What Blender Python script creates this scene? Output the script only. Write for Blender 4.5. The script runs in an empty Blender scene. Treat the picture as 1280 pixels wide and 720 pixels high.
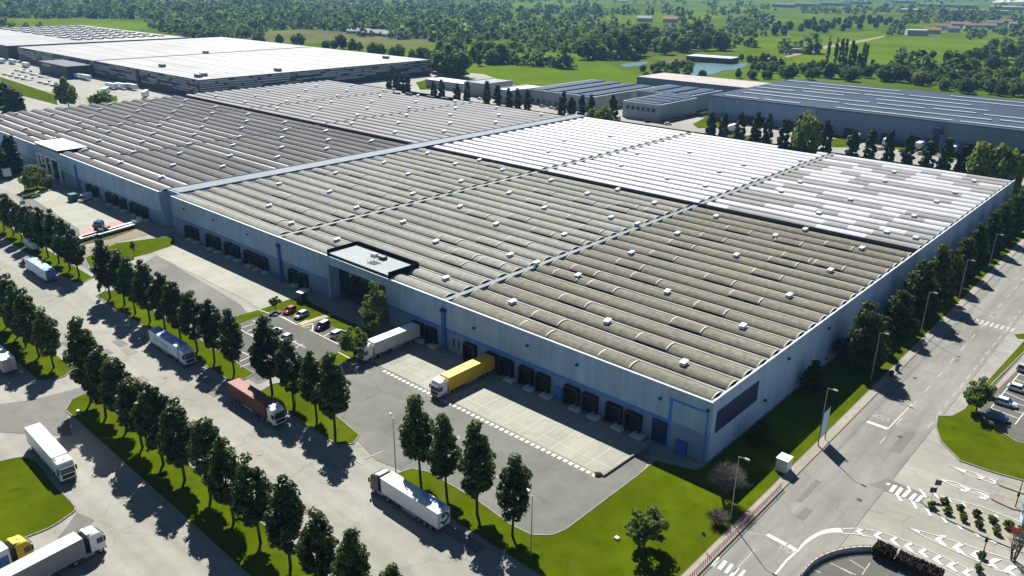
import bpy, bmesh, math, random
import numpy as np
from mathutils import Vector, Matrix
R_ = random.Random(7)
scn = bpy.context.scene
COL = scn.collection
PI = math.pi
# ------------------------------------------------------------------ survey: camera and pixel -> ground point
CAM = np.array([54.0319, -112.1918, 80.0]); F = 992.0
ROT = np.array([[0.74177709, 0.67055589, 0.01102477], [0.25306068, -0.26463938, -0.9305516], [-0.62106927, 0.6930518, -0.36599477]])
def ray(px, py): return ROT.T @ np.array([px - 640.0, py - 360.0, F])
def W(px, py, z=0.0):
    d = ray(px, py); return CAM + d * ((z - CAM[2]) / d[2])
def Wy(px, py, y): 
    d = ray(px, py); return CAM + d * ((y - CAM[1]) / d[1])
def Wx(px, py, x):
    d = ray(px, py); return CAM + d * ((x - CAM[0]) / d[0])
def wallx(px): return float(W(px, 579.3 - .4376 * (881.8 - px))[0])

# ------------------------------------------------------------------ materials
def mat(name, col, rough=.8, var=.15, scale=2.0, spec=.3, metal=0.0, col2=None, bump=0.0, stretch=None, isl=0.0, coord='Object', detail=6.0, alpha_trans=0.0, big=0.0, bigscale=.05):
    m = bpy.data.materials.new(name); m.use_nodes = True
    nt = m.node_tree; N = nt.nodes; L = nt.links
    b = N['Principled BSDF']; b.inputs['Roughness'].default_value = rough; b.inputs['Metallic'].default_value = metal
    b.inputs['Specular IOR Level'].default_value = spec
    if coord == 'World':
        g = N.new('ShaderNodeNewGeometry'); src = g.outputs['Position']
    else:
        g = N.new('ShaderNodeTexCoord'); src = g.outputs['Object']
    if stretch:
        mp = N.new('ShaderNodeMapping'); mp.inputs['Scale'].default_value = stretch
        L.new(src, mp.inputs['Vector']); src = mp.outputs['Vector']
    nz = N.new('ShaderNodeTexNoise'); nz.inputs['Scale'].default_value = scale; nz.inputs['Detail'].default_value = detail; nz.inputs['Roughness'].default_value = .62
    L.new(src, nz.inputs['Vector'])
    rp = N.new('ShaderNodeValToRGB'); rp.color_ramp.elements[0].position = .32; rp.color_ramp.elements[1].position = .68
    c1 = col2 or tuple(min(1, c * (1 + var)) for c in col)
    c0 = col if col2 else tuple(c * (1 - var) for c in col)
    rp.color_ramp.elements[0].color = (*c0, 1); rp.color_ramp.elements[1].color = (*c1, 1)
    L.new(nz.outputs['Fac'], rp.inputs['Fac']); out = rp.outputs['Color']
    if big:
        n2 = N.new('ShaderNodeTexNoise'); n2.inputs['Scale'].default_value = bigscale; n2.inputs['Detail'].default_value = 4
        gg = N.new('ShaderNodeNewGeometry'); L.new(gg.outputs['Position'], n2.inputs['Vector'])
        mr = N.new('ShaderNodeMapRange'); mr.inputs['From Min'].default_value = .3; mr.inputs['From Max'].default_value = .7
        mr.inputs['To Min'].default_value = 1 - big; mr.inputs['To Max'].default_value = 1 + big
        L.new(n2.outputs['Fac'], mr.inputs['Value'])
        mx = N.new('ShaderNodeVectorMath'); mx.operation = 'SCALE'
        L.new(out, mx.inputs[0]); L.new(mr.outputs['Result'], mx.inputs['Scale']); out = mx.outputs['Vector']
    if isl:
        gg = N.new('ShaderNodeNewGeometry'); oi = N.new('ShaderNodeObjectInfo')
        mr = N.new('ShaderNodeMapRange'); mr.inputs['To Min'].default_value = 1 - isl; mr.inputs['To Max'].default_value = 1 + isl
        L.new(gg.outputs['Random Per Island'], mr.inputs['Value'])
        m2 = N.new('ShaderNodeMapRange'); m2.inputs['To Min'].default_value = .72; m2.inputs['To Max'].default_value = 1.32
        L.new(oi.outputs['Random'], m2.inputs['Value'])
        mu = N.new('ShaderNodeMath'); mu.operation = 'MULTIPLY'; L.new(mr.outputs['Result'], mu.inputs[0]); L.new(m2.outputs['Result'], mu.inputs[1])
        mx = N.new('ShaderNodeVectorMath'); mx.operation = 'SCALE'
        L.new(out, mx.inputs[0]); L.new(mu.outputs[0], mx.inputs['Scale']); out = mx.outputs['Vector']
    L.new(out, b.inputs['Base Color'])
    if bump:
        bp = N.new('ShaderNodeBump'); bp.inputs['Strength'].default_value = bump; bp.inputs['Distance'].default_value = .1
        L.new(nz.outputs['Fac'], bp.inputs['Height']); L.new(bp.outputs['Normal'], b.inputs['Normal'])
    if alpha_trans:
        tr = N.new('ShaderNodeBsdfTranslucent'); ms = N.new('ShaderNodeMixShader'); ms.inputs['Fac'].default_value = alpha_trans
        L.new(out, tr.inputs['Color']); L.new(b.outputs['BSDF'], ms.inputs[1]); L.new(tr.outputs['BSDF'], ms.inputs[2])
        L.new(ms.outputs['Shader'], N['Material Output'].inputs['Surface'])
    return m

def lines_on(m, axis, period, width, dark, offset=0.0, colour=None):
    """thin joint lines every `period` metres along a world axis, multiplied into the base colour"""
    nt = m.node_tree; N = nt.nodes; L = nt.links; b = N['Principled BSDF']
    src = b.inputs['Base Color'].links[0].from_socket
    g = N.new('ShaderNodeNewGeometry'); s = N.new('ShaderNodeSeparateXYZ'); L.new(g.outputs['Position'], s.inputs[0])
    a = N.new('ShaderNodeMath'); a.operation = 'ADD'; a.inputs[1].default_value = 1000 * period + offset; L.new(s.outputs[axis], a.inputs[0])
    f = N.new('ShaderNodeMath'); f.operation = 'MODULO'; f.inputs[1].default_value = period; L.new(a.outputs[0], f.inputs[0])
    lt = N.new('ShaderNodeMath'); lt.operation = 'LESS_THAN'; lt.inputs[1].default_value = width; L.new(f.outputs[0], lt.inputs[0])
    mx = N.new('ShaderNodeMix'); mx.data_type = 'RGBA'; mx.blend_type = 'MIX' if colour else 'MULTIPLY'
    L.new(lt.outputs[0], mx.inputs['Factor']); L.new(src, mx.inputs['A']); mx.inputs['B'].default_value = (*(colour or (dark,) * 3), 1)
    L.new(mx.outputs['Result'], b.inputs['Base Color'])
    return m

M = {}
M['pale_asphalt'] = mat('pale_asphalt', (.25, .242, .214), .9, .09, .35, coord='World', big=.12, bigscale=.035, bump=.15)
M['road_asphalt'] = mat('road_asphalt', (.19, .187, .168), .9, .10, .3, coord='World', big=.14, bigscale=.05, stretch=(2.2, .5, 1))
M['yard_asphalt'] = mat('yard_asphalt', (.14, .14, .124), .9, .10, .4, coord='World', big=.15, bigscale=.06)
M['carpark'] = mat('carpark_asphalt', (.092, .09, .08), .9, .10, .5, coord='World', big=.12, bigscale=.08)
M['stain'] = mat('patch_asphalt', (.14, .137, .125), .9, .12, .4, coord='World', big=.1)
M['concrete'] = lines_on(mat('pad_concrete', (.285, .285, .24), .85, .07, .5, coord='World', big=.1, bigscale=.1), 'X', 6.0, .12, .72)
M['pavement'] = mat('pavement_paving', (.26, .235, .195), .9, .12, 1.0, coord='World', big=.12, bigscale=.1)
M['island'] = mat('island_paving', (.26, .25, .19), .9, .12, 1.0, coord='World')
M['kerb'] = mat('kerb_stone', (.2, .195, .175), .85, .1, 1.0)
M['sand'] = mat('sand_path', (.2, .17, .12), .95, .15, .6, coord='World')
M['lawn'] = mat('lawn_grass', (.046, .072, .001), 1.0, .0, .25, coord='World', col2=(.074, .098, .002), big=.18, bigscale=.07, spec=.0, bump=.4)
M['dry'] = mat('dry_grass', (.085, .085, .025), .95, .2, .5, coord='World', spec=.05)
M['field'] = mat('field_grass', (.052, .088, .008), 1, .0, .012, coord='World', col2=(.09, .122, .015), big=.3, bigscale=.004, spec=.0)
M['field_b'] = mat('bright_crop', (.082, .13, .008), 1, .12, .02, coord='World', big=.18, bigscale=.008, spec=.0)
M['field_t'] = mat('dry_crop', (.085, .09, .022), 1, .15, .02, coord='World', big=.2, bigscale=.008, spec=.05)
M['mark'] = mat('road_paint', (.56, .55, .52), .7, .16, 2.5, coord='World')
M['mark_faint'] = mat('worn_road_paint', (.36, .35, .32), .8, .2, 2.5, coord='World')
M['ymark'] = mat('yellow_road_paint', (.5, .42, .1), .7, .12, 2.0, coord='World')
M['water'] = mat('pond_water', (.07, .15, .145), .3, .08, .05, spec=.35, coord='World')
M['wall'] = lines_on(mat('panel_wall', (.30, .44, .56), .75, .05, .35, coord='World', big=.07, bigscale=.2, stretch=(1, 1, .18)), 'X', 2.5, .06, .72)
M['wall_side'] = lines_on(mat('panel_wall_side', (.33, .45, .6), .75, .05, .3, coord='World', big=.06, bigscale=.15, stretch=(1, 1, .2)), 'Y', 2.5, .05, .84)
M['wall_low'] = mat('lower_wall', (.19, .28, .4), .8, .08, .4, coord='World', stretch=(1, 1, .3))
M['blue'] = mat('blue_paint', (.05, .2, .58), .6, .08, 1.0)
M['navy'] = mat('navy_panel', (.012, .018, .085), .5, .1, 1.0)
M['coping'] = mat('coping_metal', (.48, .53, .57), .5, .05, 1.0)
M['barrel'] = lines_on(mat('vault_sheet', (.16, .152, .118), .9, .26, .8, coord='World', big=.10, bigscale=.04, bump=.3), 'X', 1.24, .07, .82)
M['barrel2'] = lines_on(mat('vault_sheet_grey', (.23, .226, .2), .9, .2, .7, coord='World', big=.10, bigscale=.05, bump=.2), 'X', 1.24, .07, .85)
M['barrel_d'] = lines_on(mat('vault_sheet_dark', (.092, .089, .092), .9, .2, .7, coord='World', big=.14, bigscale=.05), 'X', 1.24, .07, .85)
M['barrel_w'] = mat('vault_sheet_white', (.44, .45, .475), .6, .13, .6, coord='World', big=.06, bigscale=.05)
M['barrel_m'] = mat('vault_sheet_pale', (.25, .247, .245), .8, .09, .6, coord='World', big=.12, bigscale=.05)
M['flat'] = mat('roof_flat_beam', (.26, .26, .24), .85, .15, .5, coord='World', big=.15, bigscale=.08)
M['flat_l'] = mat('roof_flat_pale', (.55, .55, .55), .6, .12, .5, coord='World', big=.2, bigscale=.06)  # pale roofs; on the left warehouse flats it paints in sun glare
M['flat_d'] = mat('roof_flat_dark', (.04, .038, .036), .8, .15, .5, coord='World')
M['rim'] = mat('vault_rim', (.42, .41, .37), .7, .1, 1)
M['rim_l'] = mat('skylight_rim', (.5, .49, .42), .7, .1, 1)
M['gutter'] = mat('roof_gutter', (.15, .18, .2), .7, .1, .4, coord='World', big=.1)
M['gutter_l'] = mat('wide_gutter', (.125, .155, .185), .7, .1, .3, coord='World', big=.1)
M['gutter_d'] = mat('dark_gutter', (.055, .055, .06), .8, .1, .4, coord='World')
M['duct'] = mat('duct_blue', (.035, .12, .38), .6, .08, 1.0)
M['boxroof'] = mat('roof_box_membrane', (.27, .3, .31), .8, .08, .5, coord='World')
M['pinkroof'] = mat('pale_pink_roof', (.34, .3, .29), .8, .12, .1, coord='World')
M['band'] = mat('dark_roof_band', (.007, .008, .011), .95, .15, .5, coord='World', spec=.0)  # near black; on the cross bands the colour holds deep shade
M['black'] = mat('black_rubber', (.012, .012, .014), .7, .2, 3)
M['dock'] = mat('dock_black', (.008, .009, .012), .6, .2, 2)
M['glass'] = mat('dark_glass', (.012, .018, .026), .12, .1, 2, spec=.6)
M['entrance'] = mat('entrance_glass', (.012, .02, .024), .08, .1, .3, spec=.5)
M['white'] = mat('white_paint', (.72, .73, .75), .4, .04, 1.0)
M['offwhite'] = mat('offwhite_tarp', (.5, .52, .49), .6, .06, .5)
M['silver'] = mat('silver_paint', (.42, .45, .5), .3, .05, 1, metal=.2)
M['grey'] = mat('grey_tarp', (.22, .22, .22), .6, .06, .5)
M['metal'] = mat('galvanised_metal', (.33, .35, .37), .45, .1, 2, metal=.4)
M['dmetal'] = mat('dark_metal', (.05, .055, .06), .5, .15, 2)
M['red'] = mat('red_container', (.1, .026, .02), .6, .14, 1.2)  # container red, darkened to hold the shade on its sides
M['redroof'] = mat('pale_red_roof', (.23, .09, .08), .6, .14, .6)  # lighter top of the same container; its sides carry painted shade
M['yellow'] = mat('yellow_tarp', (.62, .40, .018), .5, .06, .7)
M['bluetarp'] = mat('blue_tarp', (.03, .16, .38), .5, .08, .7)
M['ice'] = mat('icy_blue_paint', (.4, .55, .72), .45, .0, .25, col2=(.62, .72, .82))
M['skyroof'] = mat('sky_print_roof', (.05, .23, .75), .4, .0, .45, col2=(.72, .76, .82))
M['skyprint'] = mat('sky_print', (.07, .26, .68), .4, .0, .9, col2=(.45, .6, .8))
M['carred'] = mat('red_car_paint', (.3, .03, .02), .3, .05, 1)
M['carblue'] = mat('blue_car_paint', (.05, .14, .3), .3, .05, 1)
M['carblack'] = mat('black_car_paint', (.02, .022, .03), .25, .05, 1)
M['lampred'] = mat('red_lamp', (.4, .02, .02), .4, .05, 1)
M['lampw'] = mat('lamp_glass', (.8, .8, .78), .3, .02, 1)
M['green'] = mat('green_container', (.02, .12, .07), .6, .1, 1)
M['logo_green'] = mat('logo_green', (.03, .2, .15), .5, .05, 1)
M['logo_dark'] = mat('logo_dark', (.02, .045, .06), .5, .05, 1)
M['pinkrail'] = mat('pink_rail', (.38, .19, .18), .7, .1, 1)
M['wgrey'] = mat('ww_dark_cladding', (.022, .028, .04), .6, .15, .5)
M['wstripe'] = mat('ww_pale_cladding', (.3, .33, .36), .6, .1, .2, coord='World')
M['wroof'] = mat('ww_white_roof', (.285, .285, .28), .6, .09, .035, coord='World', big=.12, bigscale=.012, stretch=(.25, 2.2, 1), spec=.15)
M['rbroof'] = mat('slate_blue_roof', (.042, .06, .092), .8, .12, .05, spec=.08, coord='World', big=.15, bigscale=.02)
M['rbwall'] = mat('slate_wall', (.13, .19, .27), .7, .06, .1, coord='World')
M['mwall'] = mat('pale_block_wall', (.3, .32, .33), .75, .08, .2, coord='World', stretch=(1, 1, .2))
M['mroof'] = mat('grey_shed_roof', (.17, .19, .22), .7, .12, .2, coord='World')
M['pv'] = mat('solar_panel', (.02, .026, .045), .3, .1, 1, spec=.5)
M['tile'] = mat('terracotta_roof', (.26, .13, .09), .8, .2, .4)
M['plaster'] = mat('house_plaster', (.4, .38, .34), .8, .1, .3)
M['redpad'] = mat('red_ground_paint', (.4, .2, .18), .8, .22, .5, coord='World')
M['bark'] = mat('bark', (.05, .04, .03), .9, .3, 3)
M['leaf'] = mat('dark_leaf', (.04, .072, .006), .5, .3, 1.2, isl=.7, alpha_trans=.4, spec=.4)
M['leaf_p'] = mat('conifer_leaf', (.022, .038, .013), .65, .3, 1.2, isl=.4, alpha_trans=.12, spec=.2)
M['leaf_e'] = mat('evergreen_leaf', (.065, .092, .014), .6, .3, 1.0, isl=.5, alpha_trans=.45, spec=.2)
M['leaf_m'] = mat('mid_leaf', (.095, .14, .026), .65, .3, .6, isl=.4, alpha_trans=.5, spec=.2)
M['leaf_l'] = mat('light_leaf', (.14, .185, .04), .65, .25, .6, isl=.35, alpha_trans=.48, spec=.2)
M['leaf_w'] = mat('wood_leaf', (.12, .175, .055), .7, .3, .08, isl=.4, alpha_trans=.5, spec=.1, big=.65, bigscale=.025)
M['hedge_b'] = mat('brown_hedge_leaf', (.03, .022, .012), .8, .3, 1, isl=.4)
M['twig'] = mat('twig_bark', (.1, .085, .075), .9, .2, 3)

def wear(m, crack=.1, streak=(.03, .6, 1), amt=.1, dark=.8):
    nt = m.node_tree; N = nt.nodes; L = nt.links; b = N['Principled BSDF']; src = b.inputs['Base Color'].links[0].from_socket
    g = N.new('ShaderNodeNewGeometry'); mp = N.new('ShaderNodeMapping'); mp.inputs['Scale'].default_value = streak; L.new(g.outputs['Position'], mp.inputs['Vector'])
    n1 = N.new('ShaderNodeTexNoise'); n1.inputs['Scale'].default_value = 1; n1.inputs['Detail'].default_value = 5; L.new(mp.outputs['Vector'], n1.inputs['Vector'])
    r1 = N.new('ShaderNodeMapRange'); r1.inputs['From Min'].default_value = .35; r1.inputs['From Max'].default_value = .65; r1.inputs['To Min'].default_value = 1 - amt; r1.inputs['To Max'].default_value = 1 + amt * .7; L.new(n1.outputs['Fac'], r1.inputs['Value'])
    nw = N.new('ShaderNodeTexNoise'); nw.inputs['Scale'].default_value = .25; L.new(g.outputs['Position'], nw.inputs['Vector'])
    ad = N.new('ShaderNodeVectorMath'); ad.operation = 'MULTIPLY_ADD'; ad.inputs[1].default_value = (5, 5, 0); L.new(nw.outputs['Color'], ad.inputs[0]); L.new(g.outputs['Position'], ad.inputs[2])
    v = N.new('ShaderNodeTexVoronoi'); v.feature = 'DISTANCE_TO_EDGE'; v.inputs['Scale'].default_value = crack; L.new(ad.outputs['Vector'], v.inputs['Vector'])
    r2 = N.new('ShaderNodeMapRange'); r2.inputs['From Max'].default_value = .016; r2.inputs['To Min'].default_value = dark; r2.inputs['To Max'].default_value = 1; L.new(v.outputs['Distance'], r2.inputs['Value'])
    n3 = N.new('ShaderNodeTexNoise'); n3.inputs['Scale'].default_value = .16; n3.inputs['Detail'].default_value = 8; n3.inputs['Roughness'].default_value = .7; L.new(g.outputs['Position'], n3.inputs['Vector'])
    r3 = N.new('ShaderNodeMapRange'); r3.inputs['From Min'].default_value = .62; r3.inputs['From Max'].default_value = .74; r3.inputs['To Min'].default_value = 1; r3.inputs['To Max'].default_value = .72; L.new(n3.outputs['Fac'], r3.inputs['Value'])
    m1 = N.new('ShaderNodeMath'); m1.operation = 'MULTIPLY'; L.new(r1.outputs['Result'], m1.inputs[0]); L.new(r2.outputs['Result'], m1.inputs[1])
    m2 = N.new('ShaderNodeMath'); m2.operation = 'MULTIPLY'; L.new(m1.outputs[0], m2.inputs[0]); L.new(r3.outputs['Result'], m2.inputs[1])
    sc = N.new('ShaderNodeVectorMath'); sc.operation = 'SCALE'; L.new(src, sc.inputs[0]); L.new(m2.outputs[0], sc.inputs['Scale']); L.new(sc.outputs['Vector'], b.inputs['Base Color'])
def dry_patches(m, col, scale=.09, lo=.56, hi=.7, amt=.75):
    nt = m.node_tree; N = nt.nodes; L = nt.links; b = N['Principled BSDF']; src = b.inputs['Base Color'].links[0].from_socket
    g = N.new('ShaderNodeNewGeometry'); n1 = N.new('ShaderNodeTexNoise'); n1.inputs['Scale'].default_value = scale; n1.inputs['Detail'].default_value = 7; n1.inputs['Roughness'].default_value = .68; L.new(g.outputs['Position'], n1.inputs['Vector'])
    r = N.new('ShaderNodeMapRange'); r.inputs['From Min'].default_value = lo; r.inputs['From Max'].default_value = hi; r.inputs['To Max'].default_value = amt; L.new(n1.outputs['Fac'], r.inputs['Value'])
    mx = N.new('ShaderNodeMix'); mx.data_type = 'RGBA'; L.new(r.outputs['Result'], mx.inputs['Factor']); L.new(src, mx.inputs['A']); mx.inputs['B'].default_value = (*col, 1); L.new(mx.outputs['Result'], b.inputs['Base Color'])
wear(M['pale_asphalt'], .07, (.02, .35, 1), .12, .84); wear(M['road_asphalt'], .07, (.5, .025, 1), .12, .84); wear(M['yard_asphalt'], .06, (.12, .06, 1), .14, .84); wear(M['carpark'], .08, (.1, .1, 1), .1, .84); wear(M['concrete'], .05, (.12, .03, 1), .09, .9); wear(M['pavement'], .2, (.3, .1, 1), .1, .85)
dry_patches(M['lawn'], (.085, .082, .014)); dry_patches(M['lawn'], (.026, .05, .002), .22, .55, .7, .8); dry_patches(M['field'], (.085, .1, .03), .006); dry_patches(M['field_b'], (.09, .115, .03), .012, .55, .72, .6)
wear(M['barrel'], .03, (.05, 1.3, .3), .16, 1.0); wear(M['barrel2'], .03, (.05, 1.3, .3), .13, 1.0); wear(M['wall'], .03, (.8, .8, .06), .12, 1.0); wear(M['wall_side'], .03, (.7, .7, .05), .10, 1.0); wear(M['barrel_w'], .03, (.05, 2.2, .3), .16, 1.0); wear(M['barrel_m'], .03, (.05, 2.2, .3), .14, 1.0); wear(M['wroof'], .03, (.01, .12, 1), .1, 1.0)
# ------------------------------------------------------------------ mesh builder
class MB:
    def __init__(s): s.v = []; s.f = []; s.mi = []; s.ms = []
    def _m(s, m):
        if m not in s.ms: s.ms.append(m)
        return s.ms.index(m)
    def face(s, pts, m):
        i = len(s.v); s.v += [tuple(map(float, p)) for p in pts]; s.f.append(tuple(range(i, i + len(pts)))); s.mi.append(s._m(m)); return s
    def raw(s, vs, fs, m):
        i = len(s.v); s.v += [tuple(map(float, p)) for p in vs]; k = s._m(m)
        for f in fs: s.f.append(tuple(i + a for a in f)); s.mi.append(k)
        return s
    def box(s, x0, x1, y0, y1, z0, z1, m, top=None, cut=0.0):
        x0, x1 = min(x0, x1), max(x0, x1); y0, y1 = min(y0, y1), max(y0, y1)
        c = cut
        if c:
            vs = []
            for z, q in ((z0, c), (z0 + c, 0), (z1 - c, 0), (z1, c)):
                a = q if q else 0
                vs += [(x0 + a, y0 + a, z), (x1 - a, y0 + a, z), (x1 - a, y1 - a, z), (x0 + a, y1 - a, z)]
            fs = [(3, 2, 1, 0)]
            for r in range(3):
                for k in range(4): fs.append((4 * r + k, 4 * r + (k + 1) % 4, 4 * r + 4 + (k + 1) % 4, 4 * r + 4 + k))
            s.raw(vs, fs, m); s.raw(vs[12:], [(0, 1, 2, 3)], top or m); return s
        vs = [(x0, y0, z0), (x1, y0, z0), (x1, y1, z0), (x0, y1, z0), (x0, y0, z1), (x1, y0, z1), (x1, y1, z1), (x0, y1, z1)]
        s.raw(vs, [(3, 2, 1, 0), (0, 1, 5, 4), (1, 2, 6, 5), (2, 3, 7, 6), (3, 0, 4, 7)], m)
        s.raw(vs[4:], [(0, 1, 2, 3)], top or m); return s
    def cyl(s, p0, p1, r0, r1=None, n=8, m=None, cap=True):
        r1 = r0 if r1 is None else r1
        a = Vector(p0); b = Vector(p1); d = (b - a).normalized()
        u = d.orthogonal().normalized(); w = d.cross(u)
        vs = []
        for c, r in ((a, r0), (b, r1)):
            for k in range(n):
                t = 2 * PI * k / n; vs.append(c + (u * math.cos(t) + w * math.sin(t)) * r)
        fs = [(k, (k + 1) % n, n + (k + 1) % n, n + k) for k in range(n)]
        if cap: fs += [tuple(range(n - 1, -1, -1)), tuple(range(n, 2 * n))]
        return s.raw(vs, fs, m)
    def prism(s, pts, axis, a, b, m):
        """extrude a 2D outline (counter-clockwise) along an axis: 'y' -> pts are (x,z); 'z' -> pts are (x,y); 'x' -> (y,z)"""
        n = len(pts)
        def P(p, t): return (p[0], t, p[1]) if axis == 'y' else (p[0], p[1], t) if axis == 'z' else (t, p[0], p[1])
        vs = [P(p, a) for p in pts] + [P(p, b) for p in pts]
        fs = [tuple(range(n - 1, -1, -1)), tuple(range(n, 2 * n))] + [(k, (k + 1) % n, n + (k + 1) % n, n + k) for k in range(n)]
        return s.raw(vs, fs, m)
    def mesh(s, name, smooth=False):
        me = bpy.data.meshes.new(name); me.from_pydata(s.v, [], s.f)
        for m in s.ms: me.materials.append(m)
        me.polygons.foreach_set('material_index', s.mi)
        if smooth: me.polygons.foreach_set('use_smooth', [True] * len(s.f))
        me.update(); return me
    def build(s, name, parent=None, smooth=False, bevel=0.0):
        me = s.mesh(name, smooth)
        if bevel:
            bm = bmesh.new(); bm.from_mesh(me); bmesh.ops.remove_doubles(bm, verts=bm.verts, dist=.001)
            bmesh.ops.recalc_face_normals(bm, faces=bm.faces)
            bmesh.ops.bevel(bm, geom=[e for e in bm.edges if len(e.link_faces) == 2 and e.calc_face_angle(0) > .5], offset=bevel, segments=2, affect='EDGES', clamp_overlap=True)
            bm.to_mesh(me); bm.free()
        return link(name, me, parent)
def link(name, me, parent=None, loc=None, rz=0, sc=None):
    o = bpy.data.objects.new(name, me); COL.objects.link(o)
    if parent: o.parent = parent
    if loc is not None: o.location = loc
    if rz: o.rotation_euler = (0, 0, rz)
    if sc is not None: o.scale = sc
    return o
def tag(o, label=None, cat=None, group=None, kind=None):
    if label: o['label'] = label
    if cat: o['category'] = cat
    if group: o['group'] = group
    if kind: o['kind'] = kind
    return o
def empty(name, label, cat, loc=(0, 0, 0), rz=0, group=None):
    return tag(link(name, None, None, tuple(map(float, loc)), rz), label, cat, group)
def copy_tree(o, loc, rz=0, sc=None, label=None):
    c = o.copy(); COL.objects.link(c); c.location = loc; c.rotation_euler = (0, 0, rz)
    if sc: c.scale = sc
    if label: c['label'] = label
    for ch in o.children:
        d = ch.copy(); COL.objects.link(d); d.parent = c
        for g in ch.children:
            e = g.copy(); COL.objects.link(e); e.parent = d
    return c
def structure(name, mb, **k): return tag(mb.build(name, None, **k), kind='structure')
ORD = 'first second third fourth fifth sixth seventh eighth ninth tenth eleventh twelfth thirteenth fourteenth fifteenth sixteenth seventeenth eighteenth nineteenth twentieth'.split()

# ------------------------------------------------------------------ ground sheets
LV = dict(z=0)
def sheet(name, pts, z, m, world=False):
    mb = MB(); P = [(p[0], p[1], z) for p in (pts if world else [W(*q) for q in pts])]
    a = sum(P[i][0] * P[(i + 1) % len(P)][1] - P[(i + 1) % len(P)][0] * P[i][1] for i in range(len(P)))
    if a < 0: P.reverse()
    mb.face(P, m); o = mb.build(name)
    return tag(o, kind='structure')
def kerb_along(pts, w=.25, h=.13, world=False, name='kerb'):
    P = [np.array(p[:2]) if world else W(*p)[:2] for p in pts]; mb = MB()
    for a, b in zip(P, P[1:]):
        d = (b - a) / max(1e-6, np.linalg.norm(b - a)); n = np.array([-d[1], d[0]]) * w / 2
        a2 = a - d * .05; b2 = b + d * .05
        q = [a2 - n, b2 - n, b2 + n, a2 + n]
        vs = [(*p, -.02) for p in q] + [(*p, h) for p in q]
        mb.raw(vs, [(0, 1, 5, 4), (1, 2, 6, 5), (2, 3, 7, 6), (3, 0, 4, 7), (4, 5, 6, 7)], M['kerb'])
    return tag(mb.build(name), kind='structure')
def smooth(pts, n=4):
    P = [np.array(p, float) for p in pts]; out = []
    for i in range(len(P) - 1):
        a, b, c, d = P[max(i - 1, 0)], P[i], P[i + 1], P[min(i + 2, len(P) - 1)]
        for k in range(n):
            t = k / n
            out.append(.5 * ((2 * b) + (-a + c) * t + (2 * a - 5 * b + 4 * c - d) * t * t + (-a + 3 * b - 3 * c + d) * t ** 3))
    return out + [P[-1]]

gm = MB(); gm.face([(-8000, -3000, -.3), (3000, -3000, -.3), (3000, 8500, -.3), (-8000, 8500, -.3)], M['field']); structure('ground', gm)
sheet('road_surface', [(-1150, -400), (240, -400), (200, 40), (170, 262), (-120, 330), (-330, 340), (-440, 400), (-1150, 330)], -.05, M['pale_asphalt'], True)
# the street on the right
sheet('road', [(13.4, -60), (26, -60), (26.5, 300), (13.6, 300)], .004, M['road_asphalt'], True)
# yards
sheet('truck_yard', [(424, 440), (467, 452), (480, 460), (741, 592), (790, 570), (812, 574), (800, 592), (760, 622), (707, 662), (690, 669), (665, 670), (640, 655), (600, 627), (570, 610), (535, 590), (502, 588), (470, 575), (438, 541), (398, 500), (345, 470), (322, 480), (305, 470), (289, 462), (200, 400), (140, 362), (195, 318), (300, 380), (310, 392)], .006, M['yard_asphalt'])
sheet('car_park', [(312, 392), (345, 383), (368, 387), (420, 410), (441, 430), (424, 440), (398, 450), (370, 474), (345, 470), (322, 476), (300, 462), (265, 432), (290, 410)], .012, M['carpark'])
sheet('truck_yard', [(22, 242), (60, 236), (112, 262), (165, 284), (103, 300), (112, 338), (100, 330), (60, 300)], .006, M['yard_asphalt'])
sheet('concrete_pad', [(-69.5, -.3), (-69.5, -15.4), (-11.5, -15.6), (-10.6, -.3)], .016, M['concrete'], True)
sheet('concrete_pad', [(189, 316), (219, 306), (240, 300), (392, 374), (362, 374), (325, 387), (309, 376)], .016, M['concrete'])
sheet('concrete_pad', [(30, 241), (66, 236), (120, 240), (190, 286), (165, 285), (103, 300), (98, 286)], .016, M['concrete'])
sheet('red_painted_ground', [(101, 289), (117, 282), (152, 276), (157, 280), (121, 288), (103, 296)], .022, M['redpad'])
kerb_along([(-10.45, -.6), (-10.9, -15.6)], .3, .4, True, 'retaining_kerb')
sheet('driveway', [(741, 592), (746, 598), (812, 568), (806, 552)], .014, M['yard_asphalt'])
# lawns
LZ = .05
def lawn(pts, m='lawn', kerb=True, sm=0, z=LZ):
    P = smooth(pts + [pts[0]], sm)[:-1] if sm else pts
    o = sheet('lawn', P, z, M[m])
    if kerb: kerb_along(list(P) + [P[0]])
    return o
lawn([(0, 577), (25, 572), (40, 574), (51, 582), (70, 608), (94, 634), (85, 645), (62, 660), (32, 672), (0, 687), (-60, 712), (-120, 640), (-60, 590)], sm=3)
sheet('lawn', [(-101, -69.5), (-104.5, -67), (-105, -64.5), (-103.5, -62.2), (-6, -62.2), (-6, -69.9)], LZ, M['lawn'], True)
kerb_along([(-101, -69.5), (-104.5, -67), (-105, -64.5), (-103.5, -62.2), (-6, -62.2), (-6, -69.9), (-101, -69.5)], world=True)
sheet('lawn', [(-190, -68.6), (-118.2, -68.8), (-116.2, -66.8), (-116, -64.2), (-118, -61.6), (-190, -61)], LZ, M['lawn'], True)
kerb_along([(-190, -68.6), (-118.2, -68.8), (-116.2, -66.8), (-116, -64.2), (-118, -61.6), (-190, -61), (-190, -68.6)], world=True)
sheet('lawn', [(-260, -41), (-172, -41.3), (-170, -39), (-172, -36), (-260, -35.5)], LZ, M['lawn'], True)
kerb_along([(-260, -41), (-172, -41.3), (-170, -39), (-172, -36), (-260, -35.5), (-260, -41)], world=True)
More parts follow.
